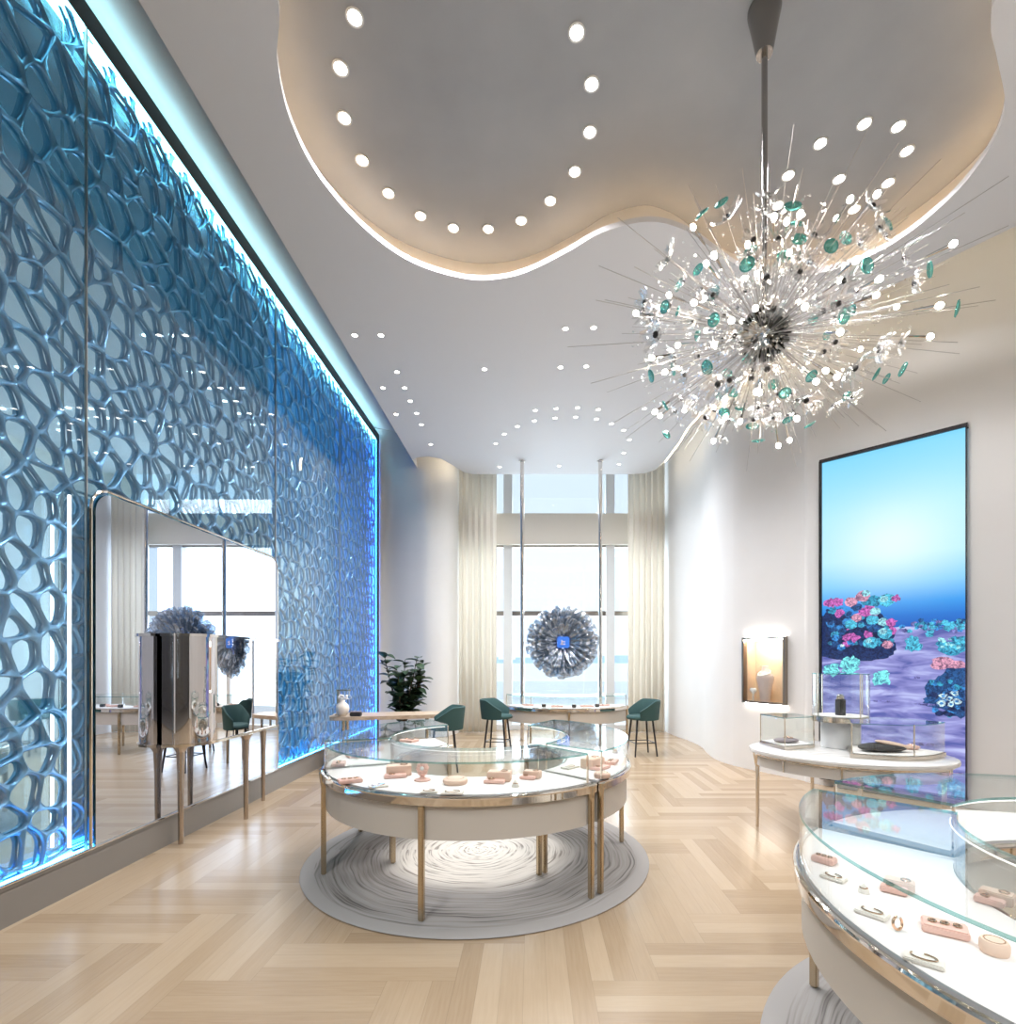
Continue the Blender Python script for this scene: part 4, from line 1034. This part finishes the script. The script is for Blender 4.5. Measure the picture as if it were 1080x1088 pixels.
for d in fib(50, 1.7):
    L = along(d, rnd.uniform(.55, 1.0)); rod_any(d, L + .10)
    if disc0 is None:
        bm = BM(); lathe(bm, [(.004, 0), (.034, .002), (.036, .007), (.028, .014), (.004, .019)], 18); torus(bm, (0, 0, .008), .034, .004, 18, 6, mi=1); disc0 = obj('teal_disc', bm, [TDISC, TDISC2], CH, smooth=True); o = disc0
    else: o = disc0.copy(); S.collection.objects.link(o)
    o.matrix_local = mat_dir(d, d * L, rnd.uniform(.8, 1.25))
for d in fib(60, 2.9):
    L = along(d, rnd.uniform(.5, .97))
    if bulb0 is None:
        bm = BM(); ball(bm, (0, 0, .02), .0165, (1, 1, 1.15), 10, 8); bulb0 = obj('bulb', bm, BULB, CH, smooth=True); o = bulb0
        bm = BM(); cyl(bm, (0, 0, -.10), (0, 0, 0), .006, .009, 8); sock0 = obj('socket', bm, CHROME, bulb0, smooth=True)
    else:
        o = bulb0.copy(); S.collection.objects.link(o); s2 = sock0.copy(); S.collection.objects.link(s2); s2.parent = o
    o.matrix_local = mat_dir(d, d * L); rod_any(d, L - .02, .003)
for d in fib(90, 4.1):
    d.z *= .8; d.normalize(); rod_any(d, along(d, rnd.uniform(.95, 1.28)), .0024)
o = obj('rods', stuff, ROD, CH); o['kind'] = 'stuff'
# crystal beads filling the heart of the burst
OV = [(1, 0, 0), (-1, 0, 0), (0, 1, 0), (0, -1, 0), (0, 0, 1), (0, 0, -1)]
OF = [(0, 2, 4), (2, 1, 4), (1, 3, 4), (3, 0, 4), (2, 0, 5), (1, 2, 5), (3, 1, 5), (0, 3, 5)]
bm = BM()
for k in range(2600):
    d = rv(); p = d * along(d, rnd.uniform(.28, .86)); q = rnd.uniform(.004, .0115)
    vs = [bm.verts.new(p + Vector(v) * q) for v in OV]
    for f in OF: bm.faces.new([vs[i] for i in f])
o = obj('crystal_beads', bm, CRYST, CH); o['kind'] = 'stuff'

# ================================================================ downlights
LENS = mat('downlight_lens', (1, 1, 1), .5, emit=(1, .95, .88), es=14)
TRIM = mat('downlight_trim', (.8, .8, .8), .4)
upL = [(377, 18), (362, 72), (366, 125), (385, 170), (413, 205), (447, 229), (482, 242), (519, 243), (554, 234), (585, 213), (611, 182), (627, 140), (629, 89), (613, 34)]
upR = [(838, 186), (872, 152), (919, 131), (955, 134), (964, 160), (944, 194), (892, 190), (908, 222), (963, 244), (827, 218)]
low = {'the left row near the lattice wall': [(377, 356), (405, 356), (422, 395), (407, 412), (430, 412), (436, 426), (421, 440), (443, 439), (448, 451), (458, 472)],
       'the pairs between the recess and the far arc': [(601, 349), (631, 348), (596, 390), (623, 389), (515, 392)],
       'the front row of the far arc': [(527, 471), (536, 461), (550, 453), (569, 436), (591, 434), (614, 433), (636, 435)],
       'the rear row of the far arc': [(568, 447), (590, 444), (612, 443), (634, 445), (650, 450)],
       'the right side of the far arc': [(685, 434), (663, 457), (669, 467), (663, 481), (658, 493)],
       'the ceiling edge above the window': [(531, 496), (594, 495)]}
ordn = ['first', 'second', 'third', 'fourth', 'fifth', 'sixth', 'seventh', 'eighth', 'ninth', 'tenth', 'eleventh', 'twelfth', 'thirteenth', 'fourteenth']
dl = None
LD = bpy.data.lights.new('downlight_beam', 'SPOT'); LD.energy = DOWN_W; LD.spot_size = R(125); LD.spot_blend = .7; LD.shadow_soft_size = .05; LD.color = (.97, .97, 1)
def downlight(px, py, zc, label, group, s):
    global dl
    Y = (zc - H) * F / (CY - py); p = at(px, py, Y); p.z = zc
    t = thing('downlight', label, 'downlight', p, 0, group)
    if dl is None:
        bm = BM(); lathe(bm, [(.052, 0), (.052, -.006), (.040, -.006), (.040, 0)], 24); a = obj('trim_ring', bm, TRIM, t, smooth=True, angle=40)
        bm = BM(); lathe(bm, [(.0001, -.004), (.040, -.004), (.0402, -.001), (.0001, -.001)], 24); b = obj('lens', bm, LENS, t); dl = (a, b)
    else:
        for q in dl: c_ = q.copy(); S.collection.objects.link(c_); c_.parent = t
    t.scale = (s, s, s)
    l = bpy.data.objects.new('beam', LD); S.collection.objects.link(l); l.parent = t; l.location = (0, 0, -.03)
for i, (px, py) in enumerate(upL): downlight(px, py, ZD, f'round downlight in the grey recess, {ordn[i]} from the horseshoe near left end', 'horseshoe of downlights in the grey recess', 1.15)
for i, (px, py) in enumerate(upR): downlight(px, py, ZD, f'round recess downlight right of the chandelier stem, {ordn[i]} of the loop from its left', 'loop of downlights behind the chandelier', 1.1)
for row, L_ in low.items():
    for i, (px, py) in enumerate(L_): downlight(px, py, ZC, f'small white ceiling downlight, {ordn[i]} in {row}', 'downlights in ' + row, .78)
# unseen downlights added behind the camera as cool fill for the room
LE = LD.copy(); LE.energy = DOWN_W * 4.6; LE.color = (.90, .95, 1)
for i, (x, y) in enumerate([(-1.9, -2.6), (-1.9, -1.0), (-1.9, .6), (0.2, -2.8), (0.2, -1.2), (2.2, -2.8), (2.2, -1.2), (4.2, -2.6), (4.2, -.9), (4.6, 1.0)]):
    t = thing('downlight', 'added unseen fill light, shaped as a ceiling downlight behind the viewer', 'downlight', (x, y, ZC), 0, 'added fill lights behind the viewer')
    for q in dl: c_ = q.copy(); S.collection.objects.link(c_); c_.parent = t
    l = bpy.data.objects.new('beam', LE); S.collection.objects.link(l); l.parent = t; l.location = (0, 0, -.03)
